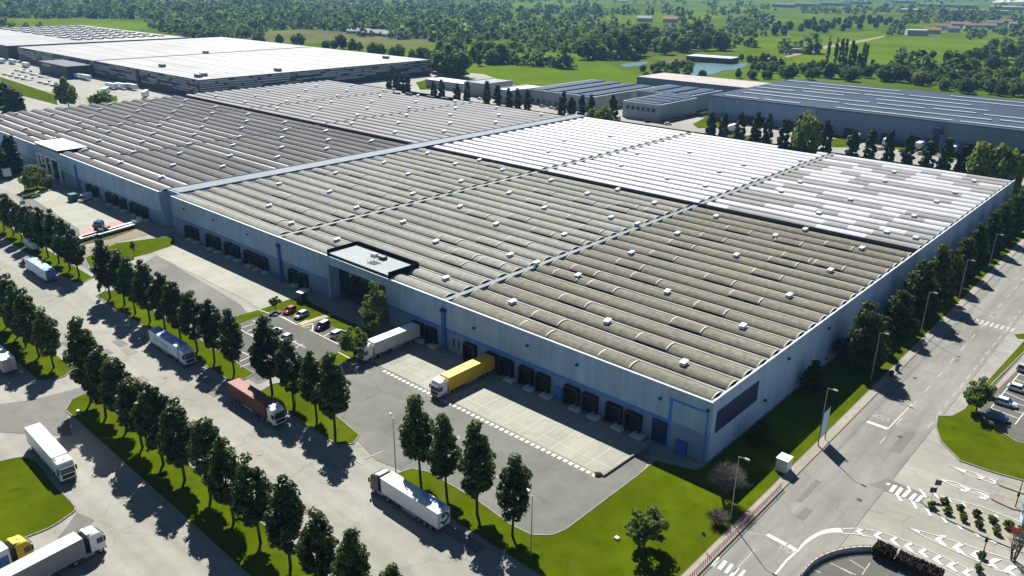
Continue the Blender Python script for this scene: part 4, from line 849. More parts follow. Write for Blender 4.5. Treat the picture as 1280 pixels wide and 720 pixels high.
# cars
def car(label, loc, rz, m, kind='hatch', roofm=None, group=None):
    v = empty('parked_car', label, 'car', loc, rz, group)
    L_ = 4.3 if kind != 'small' else 3.8; h = {'hatch': 1.48, 'suv': 1.66, 'wagon': 1.5, 'small': 1.5}[kind]; x = L_ / 2; hw = .9
    back = {'hatch': (-x + .25, -x + .75), 'suv': (-x + .12, -x + .4), 'wagon': (-x + .1, -x + .5), 'small': (-x + .15, -x + .5)}[kind]
    st = [(-x, .55, .62, .78), (-x + .06, .34, .85, .86), (back[0] + .05, .3, .95, .9), (-x + 1.0, .28, .95, .9), (0, .28, .93, .9), (x - 1.35, .28, .92, .9), (x - .75, .28, .85, .89), (x - .15, .3, .7, .83), (x, .42, .58, .72)]
    mb = MB(); vs = []; n = len(st)
    for (sx, zl, zb, w_) in st: vs += [(sx, -w_ * .92, zl), (sx, -w_, (zl + zb) / 2 + .05), (sx, -w_ * .93, zb), (sx, w_ * .93, zb), (sx, w_, (zl + zb) / 2 + .05), (sx, w_ * .92, zl)]
    fs = []
    for i in range(n - 1):
        for j in range(6): fs.append((6 * i + j, 6 * i + (j + 1) % 6, 6 * i + 6 + (j + 1) % 6, 6 * i + 6 + j))
    fs += [tuple(range(5, -1, -1)), tuple(range(6 * n - 6, 6 * n))]; fs = [f[::-1] for f in fs]
    mb.raw(vs, fs, M[m]); b = mb.build('body', v, smooth=True)
    xr0, xr1, xf0, xf1 = back[0], back[1], x - 1.75, x - 1.0
    mb = MB(); mb.box(xr1, xf0, -.66, .66, h - .06, h, M[roofm or m], cut=.025)
    for s in (-1, 1):
        for (xa, xb) in ((xr0, xr1), (xf1, xf0)): mb.cyl((xa, s * .8, .92), (xb, s * .64, h - .04), .045, n=5, m=M[m])
        mb.cyl((-.25, s * .82, .92), (-.25, s * .65, h - .04), .05, n=5, m=M[m])
    mb.build('roof', v)
    g = MB(); g.face([(xf1, -.78, .93), (xf1, .78, .93), (xf0, .63, h - .05), (xf0, -.63, h - .05)], M['glass']); g.build('windscreen', v)
    g = MB(); g.face([(xr0, .78, .95), (xr0, -.78, .95), (xr1, -.63, h - .05), (xr1, .63, h - .05)], M['glass']); g.build('rear_window', v)
    for s in (-1, 1):
        g = MB(); g.face([(xr0, s * .8, .94), (xf1, s * .8, .92), (xf0, s * .64, h - .05), (xr1, s * .64, h - .05)][::-s], M['glass']); g.build('side_window', v)
        for sx in (-x + .8, x - .85): wheel(v, sx, s * .92, .32, .2)
        g = MB(); g.box(x - .2, x - .04, s * .58 - .16, s * .58 + .16, .56, .68, M['lampw'], cut=.02); g.build('headlight', v)
        g = MB(); g.box(-x - .02, -x + .12, s * .68 - .14, s * .68 + .14, .6, .82, M['lampred'], cut=.02); g.build('rear_light', v)
        g = MB(); g.box(xf1 - .35, xf1 - .15, s * .98 - .1, s * .98 + .1, .92, 1.05, M[m], cut=.02); g.build('mirror', v)
    return v
CARS = [((362, 390.5), (374, 384), 'carred', 'small', None, 'small red hatchback in the parking bay next to the little round tree', PI), ((377, 396), (391, 389), 'silver', 'hatch', None, 'silver hatchback next to the red car in the staff car park', PI), ((403, 410), (416, 403), 'carblack', 'suv', 'silver', 'dark car with pale roof parked just past the footpath', PI), ((423, 419.5), (437, 413), 'white', 'wagon', None, 'white estate car at the end of the upper bay row', 0),
        ((343, 417), (355, 411), 'white', 'suv', None, 'white car in the middle bays partly hidden by street trees', 0), ((357, 426), (368, 420), 'silver', 'small', None, 'silver car mostly hidden behind a street tree crown', PI)]
for p0, p1, m, kd, rm, lb, ex in CARS:
    p, r = place(*p0, *p1, z=.02); car(lb, p, r + ex, m, kd, rm)
for (px, py), m, kd, lb in [((1246, 524), 'carblue', 'wagon', 'blue car parked at the lawn end of the right car park'), ((1256, 506), 'ice', 'hatch', 'pale silver car in the right car park between blue and white cars'), ((1273, 489), 'white', 'hatch', 'white car with dark glass third from the lawn in the right car park'), ((1284, 466), 'silver', 'suv', 'grey car cut by the photo edge in the right car park')]:
    p, r = place(px, py, px + 14, py + 4.2, .06); car(lb, p, r, m, kd)
for k, (px, py) in enumerate([(8, 287 + 14), (38, 303), (44, 305.5), (600, 124.5), (596, 122), (678, 134), (690, 136), (697, 137.5), (810, 153), (835, 156), (1085, 184), (1100, 187), (1128, 190), (1150, 193), (1177, 196), (1255, 212), (1260, 214)][1:]):
    p = W(px, py); car(['white car parked under the far street trees, front one of the pair', 'silver car parked under the far street trees, rear one of the pair'][k] if k < 2 else 'car parked along the back street behind the vaulted warehouse', (p[0], p[1], 0), [1.4, 1.4, 0, 0][k] if k < 4 else .1 * k, ['white', 'silver', 'white', 'carblack', 'silver', 'white', 'carred', 'carblack'][k % 8], 'hatch', None, None if k < 2 else 'cars on the back street')
for k, (px, py) in enumerate([(1066, 178), (1110, 181), (1150, 186), (913, 165), (1190, 192)]):
    p = W(px, py); t = empty('semi_trailer', 'trailer standing before the slate hall between the street trees', 'trailer', (p[0], p[1], 0), PI / 2 + .05, 'trailers before the slate hall'); trailer(t, -6.8, 6.8, 'white', 'white', h=4)

# ------------------------------------------------------------------ street furniture
def lamp_post(label, base, h, arm=(1.2, 0), group='street lamps', head='lampw'):
    t = empty('street_lamp', label, 'street lamp', base, 0, group); mb = MB(); mb.cyl((0, 0, 0), (0, 0, h - .1), .11, .06, 8, M['metal']); mb.build('pole', t)
    mb = MB(); mb.cyl((0, 0, h - .15), (arm[0], arm[1], h), .05, n=6, m=M['metal']); mb.build('arm', t)
    mb = MB(); a = Vector((arm[0], arm[1], 0)).normalized(); q = Vector((arm[0], arm[1], h)); mb.cyl(q, q + a * .75, .2, .16, 8, M['coping']); mb.build('lamp_head', t)
    return t
for b, h, a, lb in [((10.9, -11.6), 12, (1, 0), 'nearest street lamp on the right street, beside the bare bushy tree'), ((12.3, 19.4), 12, (1, 0), 'street lamp behind the tall banner sign on the right street'), ((10.3, 52.5), 11.3, (1, 0), 'street lamp by the first big tree gap along the right street'), ((10.8, 84.6), 11.3, (1, 0), 'fourth street lamp up the right street, level with the crossing approach'), ((10.9, 117.7), 11, (1, 0), 'fifth street lamp up the right street'), ((10.9, 149), 11, (1, 0), 'sixth street lamp up the right street, farthest visible'),
                    ((-38.8, -38.4), 10.2, (-.8, .3), 'street lamp at the left end of the lawn strip behind the white truck'), ((-6.9, -39.3), 10.8, (-.8, .3), 'street lamp by the last street tree at the big lawn'), ((-71, -37.2), 10.5, (-.7, .3), 'street lamp rising between street trees by the car park'), ((-160, -37.5), 9, (-.7, .3), 'slim street lamp beside the first street tree after the side road')]:
    lamp_post(lb, (*b, 0.05), h, a)
for (bx, tx), lb, h in [(((1269, 634), (1276, 601)), 'dark pole with small signal box on the slim upper traffic island', 5), (((1222, 716), (1229, 675)), 'dark pole on the slim lower traffic island with a shrub at its foot', 5.7)]:
    p = W(*bx); t = empty('signal_pole', lb, 'pole', (p[0], p[1], .05)); mb = MB(); mb.cyl((0, 0, 0), (0, 0, h), .09, .07, 8, M['dmetal']); mb.build('pole', t)
    mb = MB(); mb.box(-.18, .18, -.4, -.1, h - .1 if h > 5.2 else 2.2, h + .7 if h > 5.2 else 2.9, M['black'], cut=.04); mb.build('signal_box', t)
# tall banner sign, cabinet
t = empty('banner_sign', 'tall pale blue banner sign on two posts beside the right street', 'sign', (12.4, 20.8, .05)); 
for y in (-1.62, 1.62): mb = MB(); mb.cyl((0, y, 0), (0, y, 6.9), .09, n=8, m=M['dmetal']); mb.build('post', t)
mb = MB(); mb.box(-.06, .06, -1.55, 1.55, 1.8, 6.75, M['ice'], cut=.02); mb.build('panel', t)
mb = MB(); mb.cyl((0, -1.62, 1.7), (0, 1.62, 1.7), .06, n=6, m=M['dmetal']); mb.cyl((0, -1.62, 6.8), (0, 1.62, 6.8), .06, n=6, m=M['dmetal']); mb.build('crossbar', t)
t = empty('utility_cabinet', 'white utility cabinet on the grass beside the right street', 'cabinet', (11.0, 7.4, .1)); mb = MB(); mb.box(-1.0, 1.0, -1.1, 1.1, .2, 2.5, M['offwhite'], cut=.04); mb.build('body', t)
mb = MB(); mb.box(-1.1, 1.1, -1.2, 1.2, 2.5, 2.62, M['white'], cut=.03); mb.build('lid', t); mb = MB(); mb.box(-1.05, 1.05, -1.15, 1.15, 0, .2, M['kerb']); mb.build('plinth', t)
for s in (-1, 1): mb = MB(); mb.box(1.0, 1.03, s * .06, s * 1.0, .35, 2.4, M['white']); mb.build('door', t)
for k, (px, py) in enumerate([(1111, 470), (1121, 464)]):
    p = W(px, py); t = empty('litter_bin', ['dark hooded litter bin on the pavement edge, at the tree shadow tip', 'second dark litter bin on the pavement edge, farther from the banner sign'][k], 'litter bin', (13.0, p[1], .1)); mb = MB(); mb.cyl((0, 0, 0), (0, 0, 1.1), .42, .48, 10, M['dmetal']); mb.build('bin_body', t)
    mb = MB(); mb.cyl((0, 0, 1.1), (0, 0, 1.45), .5, .2, 10, M['black']); mb.build('hood', t)
for k, (px, py, h) in enumerate([(1164, 624, 2.2), (1170, 616, 2.4)]):
    p = W(px, py); t = empty('road_sign', ['square road sign seen from behind at the tip of the planted island', 'taller square road sign beside the planted island, nearer the street'][k], 'road sign', (p[0], p[1], .1), .6); mb = MB(); mb.cyl((0, 0, 0), (0, 0, h), .05, n=6, m=M['metal']); mb.build('post', t)
    mb = MB(); mb.box(-.5, .5, -.03, .03, h - 1.0, h, M['navy'] if k == 0 else M['dmetal'], cut=.02); mb.build('sign_board', t)
p = W(878, 684); t = empty('road_sign', 'round road sign seen from behind on the big lawn edge', 'road sign', (p[0], p[1], .05), 1.2); MB().cyl((0, 0, 0), (0, 0, 2.6), .05, n=6, m=M['metal']).build('post', t); MB().cyl((-.03, 0, 2.3), (.03, 0, 2.3), .42, n=18, m=M['dmetal']).build('sign_board', t)
p = W(1268, 672); t = empty('red_sign', 'bright red tilted sign board at the end of the planted island', 'sign', (p[0], p[1], .12), .5); mb = MB(); mb.cyl((0, 0, 0), (0, 0, 1.0), .05, n=6, m=M['metal']); mb.build('post', t); mb = MB(); mb.box(-.55, .55, -.05, .05, .6, 1.7, mat('signal_red', (.6, .03, .06), .5, .05, 1), cut=.03); mb.build('sign_board', t)
p = W(1281, 652); t = empty('toll_booth', 'blue roofed booth cut by the photo edge beside the upper lane', 'booth', (p[0] + .6, p[1], .1), .3); mb = MB(); mb.box(-1.2, 1.2, -1, 1, 0, 2.3, M['ice'], cut=.03); mb.build('body', t); mb = MB(); mb.box(-1.4, 1.4, -1.2, 1.2, 2.3, 2.5, M['carblue'], cut=.04); mb.build('roof', t)
mb = MB(); mb.box(-1.22, -1.19, -.7, .7, 1.1, 2.0, M['glass']); mb.build('window', t)
def railing(label, pts, h=1.1, step=1.7, m='pinkrail', solid=False):
    P = [np.array(p[:2]) for p in pts]; o = P[0]; t = empty('railing', label, 'railing', (o[0], o[1], .1)); mb = MB(); posts = []
    for a, b in zip(P, P[1:]):
        d = b - a; L_ = np.linalg.norm(d); n = max(1, round(L_ / step))
        for k in range(n): posts.append(a + d * k / n - o)
        a, b = a - o, b - o
        for z in (h, h * .5): mb.cyl((*a, z), (*b, z), .045, n=5, m=M[m])
        if solid:
            nn = np.array([-d[1], d[0]]) / L_ * .08; q = [a - nn, b - nn, b + nn, a + nn]
            mb.raw([(*p, -.1) for p in q] + [(*p, h * .75) for p in q], [(0, 1, 5, 4), (1, 2, 6, 5), (2, 3, 7, 6), (3, 0, 4, 7), (4, 5, 6, 7)], M['rim'])
    mb.build('rail', t); pm = MB().cyl((0, 0, -.1), (0, 0, h + .05), .06, n=6, m=M['red' if not solid else 'pinkrail']).mesh('post')
    for q in posts[:100]: link('post', pm, t, (q[0], q[1], 0))
railing('pink tubular railing along the pavement edge of the big lawn', [(13.1, -42), (13.1, 2.5)], 1.05, .62)
railing('curved pink railing on a low wall around the lower car park', [tuple(p) for p in [W(x, y)[:2] for x, y in smooth([(1000, 724), (1008, 714), (1022, 702), (1045, 693), (1070, 689), (1092, 689)], 3)]], 1.0, 1.6, solid=True)
p0 = W(0, 109); p1 = W(118, 132); railing('long dark post fence along the grass strip of the far yard', [tuple(p0[:2]), tuple(p1[:2])], 3.2, 9, 'dmetal')
t = empty('utility_cabinet', 'dark utility cabinet with white lid on the lawn by the concrete apron', 'cabinet', tuple(W(378, 376)), .1); mb = MB(); mb.box(-1, 1, -.9, .9, 0, 2.4, M['dmetal'], cut=.04); mb.build('body', t); mb = MB(); mb.box(-1.1, 1.1, -1, 1, 2.4, 2.6, M['white'], cut=.03); mb.build('lid', t)
for k, (px, py) in enumerate([(771, 674), (1155, 430), (98, 515)]):
    p = W(px, py); t = empty('manhole_marker', ['small white box standing on the big lawn', 'small white box on the pavement', 'pale stone slab on the tip of the tree strip'][k], 'marker', (p[0], p[1], .05)); mb = MB(); mb.box(-.35, .35, -.3, .3, 0, .35, M['white'], cut=.04); mb.build('marker_block', t)
p = W(893, 614); t = empty('red_cabinet', 'small red cabinet under the bare bushy tree', 'cabinet', (p[0] + .8, p[1] + 1.2, .05)); mb = MB(); mb.box(-.5, .5, -.4, .4, 0, 1.3, M['carred'], cut=.04); mb.build('body', t); mb = MB(); mb.box(-.55, .55, -.45, .45, 1.3, 1.4, M['white']); mb.build('lid', t)

# ------------------------------------------------------------------ trees
def quads_mesh(name, C, A, B, m):
    """many leaf quads: centres C, half-edge vectors A and B (n x 3)"""
    n = len(C); v = np.empty((n, 4, 3), np.float32)
    v[:, 0] = C - A - B; v[:, 1] = C + A - B; v[:, 2] = C + A + B; v[:, 3] = C - A + B
    me = bpy.data.meshes.new(name); me.vertices.add(4 * n); me.vertices.foreach_set('co', v.ravel())
    me.loops.add(4 * n); me.loops.foreach_set('vertex_index', np.arange(4 * n, dtype=np.int32))
    me.polygons.add(n); me.polygons.foreach_set('loop_start', np.arange(0, 4 * n, 4, dtype=np.int32)); me.polygons.foreach_set('loop_total', np.full(n, 4, np.int32))
    me.materials.append(m); me.update(calc_edges=True); return me
def leaves(rs, H, z0, prof, nclump, nleaf, size, clump=.8, shell=.55, squash=.8, lean=.5):
    """leaf centres and edge vectors for a crown of total height H starting at z0; prof(t) = radius at relative height t"""
    Cs, As, Bs = [], [], []
    for k in range(nclump):
        for _ in range(20):
            t = rs.uniform(0, 1); r = prof(t)
            if rs.uniform(0, 1) < r / max(prof(.3), prof(.5)): break
        rad = r * math.sqrt(rs.uniform(shell ** 2, 1)) * rs.uniform(.82, 1.08); a = rs.uniform(0, 2 * PI)
        c = np.array([rad * math.cos(a), rad * math.sin(a), z0 + t * (H - z0)])
        cr = clump * rs.uniform(.65, 1.3)
        d = rs.normal(0, 1, (nleaf, 3)); d /= np.linalg.norm(d, axis=1)[:, None] + 1e-6
        p = c + d * (cr * rs.uniform(.35, 1, (nleaf, 1)) ** .6) * np.array([1, 1, squash])
        nrm = d + rs.normal(0, lean, (nleaf, 3)) + np.array([0, 0, .35]); nrm /= np.linalg.norm(nrm, axis=1)[:, None]
        u = np.cross(nrm, rs.normal(0, 1, (nleaf, 3))); u /= np.linalg.norm(u, axis=1)[:, None] + 1e-6
        w_ = np.cross(nrm, u); s = size * rs.uniform(.6, 1.25, (nleaf, 1)) / 2
        Cs.append(p); As.append(u * s); Bs.append(w_ * s * rs.uniform(.6, 1, (nleaf, 1)))
    return np.concatenate(Cs), np.concatenate(As), np.concatenate(Bs)
def limbs(rs, H, z0, r, n, reach, m):
    mb = MB(); zt = H * .82
    pts = [(0, 0, -.1), (0, 0, z0), (rs.uniform(-.2, .2), rs.uniform(-.2, .2), (z0 + zt) / 2), (0, 0, zt)]; rr_ = [r * 1.25, r, r * .6, r * .15]
    for a, b, ra, rb_ in zip(pts, pts[1:], rr_, rr_[1:]): mb.cyl(a, b, ra, rb_, 7, m, cap=False)
    for k in range(n):
        z = rs.uniform(z0 * .9, zt * .8); a = rs.uniform(0, 2 * PI); q = reach * rs.uniform(.5, .9)
        mb.cyl((0, 0, z), (q * math.cos(a), q * math.sin(a), z + q * rs.uniform(.6, 1.3)), r * .4, r * .08, 5, m, cap=False)
    return mb.mesh('trunk', True)
def egg(R, lo=.35, pk=.35, tip=1.1):
    def f(t): return R * ((math.sin(PI / 2 * min(1, t / pk)) * (1 - lo) + lo) if t < pk else max(0.03, math.cos(PI / 2 * ((t - pk) / (1 - pk)) ** tip)))
    return f
KIND = {}
def kind(name, nvar, H, z0, prof, nclump, nleaf, size, lm, tr=.2, nl=6, **k):
    KIND[name] = []
    for v in range(nvar):
        rs = np.random.default_rng(hash_(name) + v); C, A, B = leaves(rs, H, z0 * .92, prof, nclump, nleaf, size, **k)
        KIND[name].append((quads_mesh('crown', C, A, B, M[lm]), limbs(rs, H, z0, tr, nl, prof(.4) * .8, M['bark'])))
def hash_(s): return sum(ord(c) * (i + 3) for i, c in enumerate(s))
kind('street_tree', 9, 14.3, 3.6, egg(2.35, .38, .36, .85), 84, 88, .34, 'leaf', .18, 9, clump=.86)
kind('evergreen_tree', 4, 13, 1.4, egg(3.6, .8, .16, .64), 100, 70, .42, 'leaf_e', .26, 8, clump=1.1, squash=.55)
kind('cypress_tree', 4, 14, .3, egg(1.95, .75, .3, 1.6), 74, 60, .5, 'leaf_p', .2, 2, clump=.85)
kind('broadleaf_tree', 5, 11, 1.8, egg(4.6, .55, .42, 1.0), 60, 34, .85, 'leaf_m', .28, 7, clump=1.5)
kind('poplar_tree', 3, 24, 1.0, egg(2.7, .6, .4, 1.3), 70, 40, 1.0, 'leaf_m', .35, 4, clump=1.2)
kind('pale_tree', 4, 9, 1.2, egg(4.2, .6, .42, .95), 60, 34, .8, 'leaf_l', .25, 7, clump=1.4)
kind('willow_tree', 1, 9.4, 1.6, egg(5.4, .6, .4, .9), 80, 55, .5, 'leaf_l', .25, 9, clump=1.3, squash=.6)
kind('young_tree', 2, 7.2, 2.0, egg(2.5, .6, .42, 1.0), 46, 60, .34, 'leaf_m', .12, 6, clump=.75)
kind('light_tree', 1, 11.6, 1.2, egg(3.3, .5, .35, .9), 60, 55, .42, 'leaf_l', .16, 7, clump=.9)
kind('shrub_tree', 1, 3.9, 1.6, egg(1.2, .5, .5, 1.0), 22, 60, .26, 'leaf_m', .08, 3, clump=.4)
kind('ball_bush', 3, 1.9, .25, egg(.95, .6, .5, .8), 22, 60, .24, 'leaf_m', .07, 3, clump=.38)
kind('wild_bush', 3, 4.2, .3, egg(3.2, .75, .4, .9), 34, 30, .75, 'leaf_m', .15, 4, clump=1.1)
TR = random.Random(21)
def tree(kd, x, y, h=1.0, wd=None, label='', cat='tree', group=None, z=0.0, v=None):
    cm, tm = KIND[kd][TR.randrange(len(KIND[kd])) if v is None else v]
    wd = wd or h
    t = link(kd, None, None, (x, y, z), TR.uniform(0, 6.28), (wd * TR.uniform(.88, 1.1), wd * TR.uniform(.88, 1.1), h * TR.uniform(.94, 1.05))); t.rotation_euler = (TR.uniform(-.04, .04), TR.uniform(-.04, .04), t.rotation_euler[2]); tag(t, label, cat, group)
    link('crown', cm, t); link('trunk', tm, t); return t
# street tree rows (base pixel, top height factor)
def row(xs, y, where, hs=None, group='street trees'):
    for k, x in enumerate(xs):
        hh_ = (hs[k] if hs else TR.uniform(.93, 1.1))
        tree('street_tree', x + TR.uniform(-.4, .4), y + TR.uniform(-.4, .4), hh_, hh_ * TR.uniform(.92, 1.08), f'dark pointed street tree, {ORD[k]} {where}', 'tree', group, .04)
row([-100.6 + k * 7.75 for k in range(13)], -64.9, 'from the rounded tip of the lower yard strip', [1.22, 1.1, 1.12, 1.1, 1.12, 1.1, 1.08, 1.12, 1.08, 1.1, 1.08, 1.08, 1.05])
row([-122 - k * 7.5 for k in range(7)], -64.2, 'from the rounded end of the far left strip', [1.06, 1.1, 1.12, 1.1, 1.1, 1.05, 1.08])
row([-175.4 - k * 7.75 for k in range(11)], -38.1, 'past the side road on the upper road edge', [1.04, 1.12, 1.15, 1.12, 1.0, .95, .95, 1.0, 1.0, 1.0, 1.0])
row([-91.6 - k * 7.75 for k in range(9)], -38.8, 'in the row running from the car park entrance', [1.03, 1.08, 1.12, 1.1, 1.15, 1.1, 1.1, 1.12, 1.1])
row([-77.5, -70.4, -62.6, -55.8], -38.3, 'in the row beside the red container truck', [1.16, 1.1, 1.06, 1.1])
row([-32.6, -26.6, -19.2, -11.8], -37.9, 'in the row above the white truck, by the lawn', [1.12, 1.05, 1.12, 1.05])
# evergreens between the side wall and the right street
EV = [(6.5, 57, 1.2), (4.5, 62, 1.0), (6.8, 68, .95), (5.5, 74.5, .92), (6.3, 81, .95), (5.5, 88, 1.0), (6.5, 96, 1.25), (5.2, 103, 1.0), (6.5, 109.5, 1.18), (5.5, 117, .95), (6.2, 124, .9), (6.4, 130.5, .85), (6.2, 137, .95), (6.2, 144.5, .9), (6.2, 152, .95), (6.2, 159.5, .92), (6.2, 167, .95), (6.2, 174.5, .95), (6.2, 182, .98), (6.2, 190, .95), (6.2, 198, 1.0), (6.2, 206, 1.0), (6.2, 214, 1.0), (6.2, 222, 1.0)]
for k, (x, y, h) in enumerate([(a, b, c * (.64 if k in (1, 2, 3, 5, 7, 9, 11, 13, 15, 17, 19, 21) else 1.12)) for k, (a, b, c) in enumerate(EV)]):
    tree('evergreen_tree', x, y, h, h * .98, f'dark evergreen between side wall and right street, number {k + 1} from the banner sign end' if k >= 20 else f'dark evergreen by the side wall, {ORD[k]} from the banner sign end', 'tree', 'evergreens along the side wall', .04)
tree('evergreen_tree', 3.2, 39, .55, .72, 'dark round evergreen pressed against the shaded side wall', 'tree', None, .04)
tree('evergreen_tree', 4.2, 13, .42, .6, 'low dark evergreen under the navy sign panel', 'tree', None, .04)
# clipped columnar trees behind the warehouse
BT = [(486, 92), (494, 90), (502, 91), (509, 93), (542, 100), (552, 98), (571, 102), (583, 102), (608, 102), (622, 103), (637, 108), (648.5, 111), (660, 111.5), (703.5, 113), (715, 119), (727.5, 119), (740, 118), (768, 118), (890, 141), (907, 143), (927, 141), (949, 140), (964, 141), (983, 145), (1000, 144), (1038, 148), (1070.5, 162), (1092, 162), (1117, 162), (1141, 165), (1165, 172), (1188, 169), (1208, 180)]
for k, (px, py) in enumerate(BT):
    y = 262 if k > 17 else 268; p = Wy(px, py, y); h = p[2] / 14
    wh_ = 'left of the wide gutter end' if k < 4 else 'in the cypress row behind the grey sheds' if k < 13 else 'before the panelled industrial block' if k < 18 else 'along the back street before the slate hall'
    idx = k if k < 4 else k - 4 if k < 13 else k - 13 if k < 18 else k - 18
    tree('cypress_tree', p[0], y, h, 1.12 if k < 18 else 1.25, f'dark columnar tree, {ORD[idx]} {wh_}, from the left', 'tree', 'columnar trees behind the warehouse')
for k, (px, py, kd, w_) in enumerate([(742, 135, 'pale_tree', .9), (757, 131, 'pale_tree', 1.1), (1012, 139, 'pale_tree', 1.3), (1232, 178, 'pale_tree', 1.3), (1256, 180, 'pale_tree', 1.4), (1276, 190, 'pale_tree', 1.2)]):
    p = Wy(px, py, 258); tree(kd, p[0], 258, p[2] / 9.2, w_, ['small round green tree left of the pair at the teal vaulted block', 'bigger round green tree beside the teal vaulted block', 'broad bright tree standing among the columnar trees before the slate hall', 'broad green tree near the far right corner of the warehouse roof', 'broad bright green tree behind the far right warehouse corner', 'green tree at the photo edge behind the far right warehouse corner'][k], 'tree')
# single trees
def at(kd, bx, by, h, w_, label, cat='tree', z=.05, v=None):
    p = W(bx, by); return tree(kd, p[0], p[1], h, w_, label, cat, None, z, v)
at('young_tree', 805, 685, .97, 1.15, 'round young tree alone on the big lawn')
at('young_tree', 443, 447, 1.1, 1.15, 'small dark tree beside the cab of the docked grey trailer')
at('young_tree', 1220, 515, 1.08, 1.2, 'round tree on the right corner lawn beside the car park')
at('light_tree', 468, 414, 1.05, 1.0, 'bright green feathery tree before the glazed entrance')
at('willow_tree', 47, 237, 1.05, 1.05, 'spreading pale green tree on the bright lawn before the left warehouse')
at('shrub_tree', 345, 388, 1.0, 1.05, 'little round topped tree at the corner of the staff car park')
at('shrub_tree', 168, 320, 1.3, .55, 'thin sapling on the lawn beside the sand path')
at('shrub_tree', 126, 372, 1.3, .5, 'thin sapling at the first tree of the car park row')
at('cypress_tree', 18, 217, 1.2, 1.7, 'tall dark tree before the left warehouse wall', z=0)
at('cypress_tree', 6, 222, 1.0, 1.6, 'dark tree at the photo edge before the left warehouse wall', z=0)
at('broadleaf_tree', 86, 134, 1.55, 1.35, 'big dark tree behind the left end of the vaulted roofs', z=0)
at('wild_bush', 128, 131, 1.9, 1.9, 'round green bush right of the big dark tree behind the roofs', 'bush', 0)
at('cypress_tree', 10, 142, 1.35, 2.3, 'tall dark tree at the far left behind the vaulted roofs', z=0)
at('cypress_tree', 20, 144, 1.1, 2.4, 'lower dark tree beside the tall one at the far left', z=0)
at('wild_bush', 452, 436, .7, .55, 'small dark shrub on the lawn before the entrance', 'bush')
at('wild_bush', 40, 246, .35, .9, 'low clipped shrub along the edge of the bright lawn', 'bush')
at('wild_bush', 748, 594, .12, .18, 'tiny green tuft at the end of the concrete apron', 'bush')
for k, (x, y, r_) in enumerate([(816, 368, 1), (880, 348, 1), (896, 400, 1), (958, 380, 1), (974, 432, 1), (1038, 410, 1), (1052, 465, 1), (1118, 442, 1.05), (1138, 498, 1), (1205, 475, 1.25), (1270, 500, 1.3)]):
    q = W(960 + x / 4, 540 + (y + 12) / 4); tree('ball_bush', q[0], q[1], r_ * .62, r_ * .66, f'clipped ball bush on the planted island, {ORD[k]} from its tip', 'bush', 'ball bushes on the planted island', .12)
for k, (px, py) in enumerate([(1226, 697), (1222, 714)]):
    q = W(px, py); tree('ball_bush', q[0], q[1], .6, .6, ['small yellowish shrub by the signal pole on the lower slim island', 'small shrub at the base of the lower signal pole'][k], 'bush', None, .05)
# bare twiggy trees
def bare_tree(label, loc, H, R, twigs, lv=0, spread=1.0):
    t = empty('bare_tree', label, 'tree', loc); rs = np.random.default_rng(hash_(label)); mb = MB(); tm = MB(); ends = []
    for k in range(5):
        a = 2 * PI * k / 5 + rs.uniform(0, .8); q = np.array([R * .45 * math.cos(a), R * .45 * math.sin(a), H * rs.uniform(.42, .55)])
        b0 = np.array([.25 * math.cos(a), .25 * math.sin(a), -.1]); mb.cyl(b0, q, .12, .07, 6, M['bark'], cap=False); ends.append(q)
    mb.build('trunk', t)
    for k in range(twigs):
        b = ends[rs.integers(len(ends))] * rs.uniform(.6, 1.05); d = rs.normal(0, 1, 3); d[2] = abs(d[2]) + .15; d /= np.linalg.norm(d)
        e = np.array([0, 0, H * .5]) + d * np.array([R, R, H * .5]) * rs.uniform(.6, 1.02)
        mid = (b + e) / 2 + rs.normal(0, .2, 3); tm.cyl(b, mid, .035, .022, 3, M['twig'], cap=False); tm.cyl(mid, e, .022, .008, 3, M['twig'], cap=False)
        for j in range(3): 
            f = e + rs.normal(0, .45, 3); tm.cyl(mid + (e - mid) * rs.uniform(.3, .9), f, .015, .006, 3, M['twig'], cap=False)
    tm.build('crown', t)
    return t
p = W(905, 625); bare_tree('leafless grey bushy tree at the warehouse corner by the right street', (p[0], p[1], .05), 7.0, 3.3, 520)
p = W(1266, 700); bare_tree('leafless young tree at the photo\'s right bottom edge', (p[0], p[1], .1), 5.5, 1.5, 70)
p = W(897, 655); bare_tree('low brown leafless shrub beside the pavement railing', (p[0], p[1], .05), 2.2, 2.0, 240)
# clipped hedges round the lower car park
def hedge(label, a, b, w_, h, lm, n):
    p = W(*a); q = W(*b); c = (p + q) / 2; L_ = np.linalg.norm(q - p); t = empty('hedge', label, 'hedge', (c[0], c[1], .05), math.atan2(q[1] - p[1], q[0] - p[0])); rs = np.random.default_rng(hash_(label))
    C = np.stack([rs.uniform(-L_ / 2, L_ / 2, n), rs.uniform(-w_ / 2, w_ / 2, n), h * rs.uniform(.05, 1, n) ** .5], 1); d = rs.normal(0, 1, (n, 3)); d /= np.linalg.norm(d, axis=1)[:, None]
    u = np.cross(d, rs.normal(0, 1, (n, 3))); u /= np.linalg.norm(u, axis=1)[:, None]; link('foliage', quads_mesh('foliage', C, u * .15, np.cross(d, u) * .12, M[lm]), t)
    mb = MB(); mb.box(-L_ / 2 + .1, L_ / 2 - .1, -w_ / 2 + .2, w_ / 2 - .2, 0, h * .8, M['bark'], cut=.1); mb.build('branches', t)
hedge('dark brown clipped hedge at the end of the curved pink railing', (1092, 691), (1116, 702), 2.4, 1.7, 'hedge_b', 2600)
hedge('longer rusty brown hedge cut by the photo bottom edge', (1120, 703), (1175, 728), 2.2, 1.6, 'hedge_b', 4200)
hedge('low dark hedge along the shaded foot of the teal vaulted block', (828, 155), (884, 142), 3, 1.6, 'leaf_p', 1500)
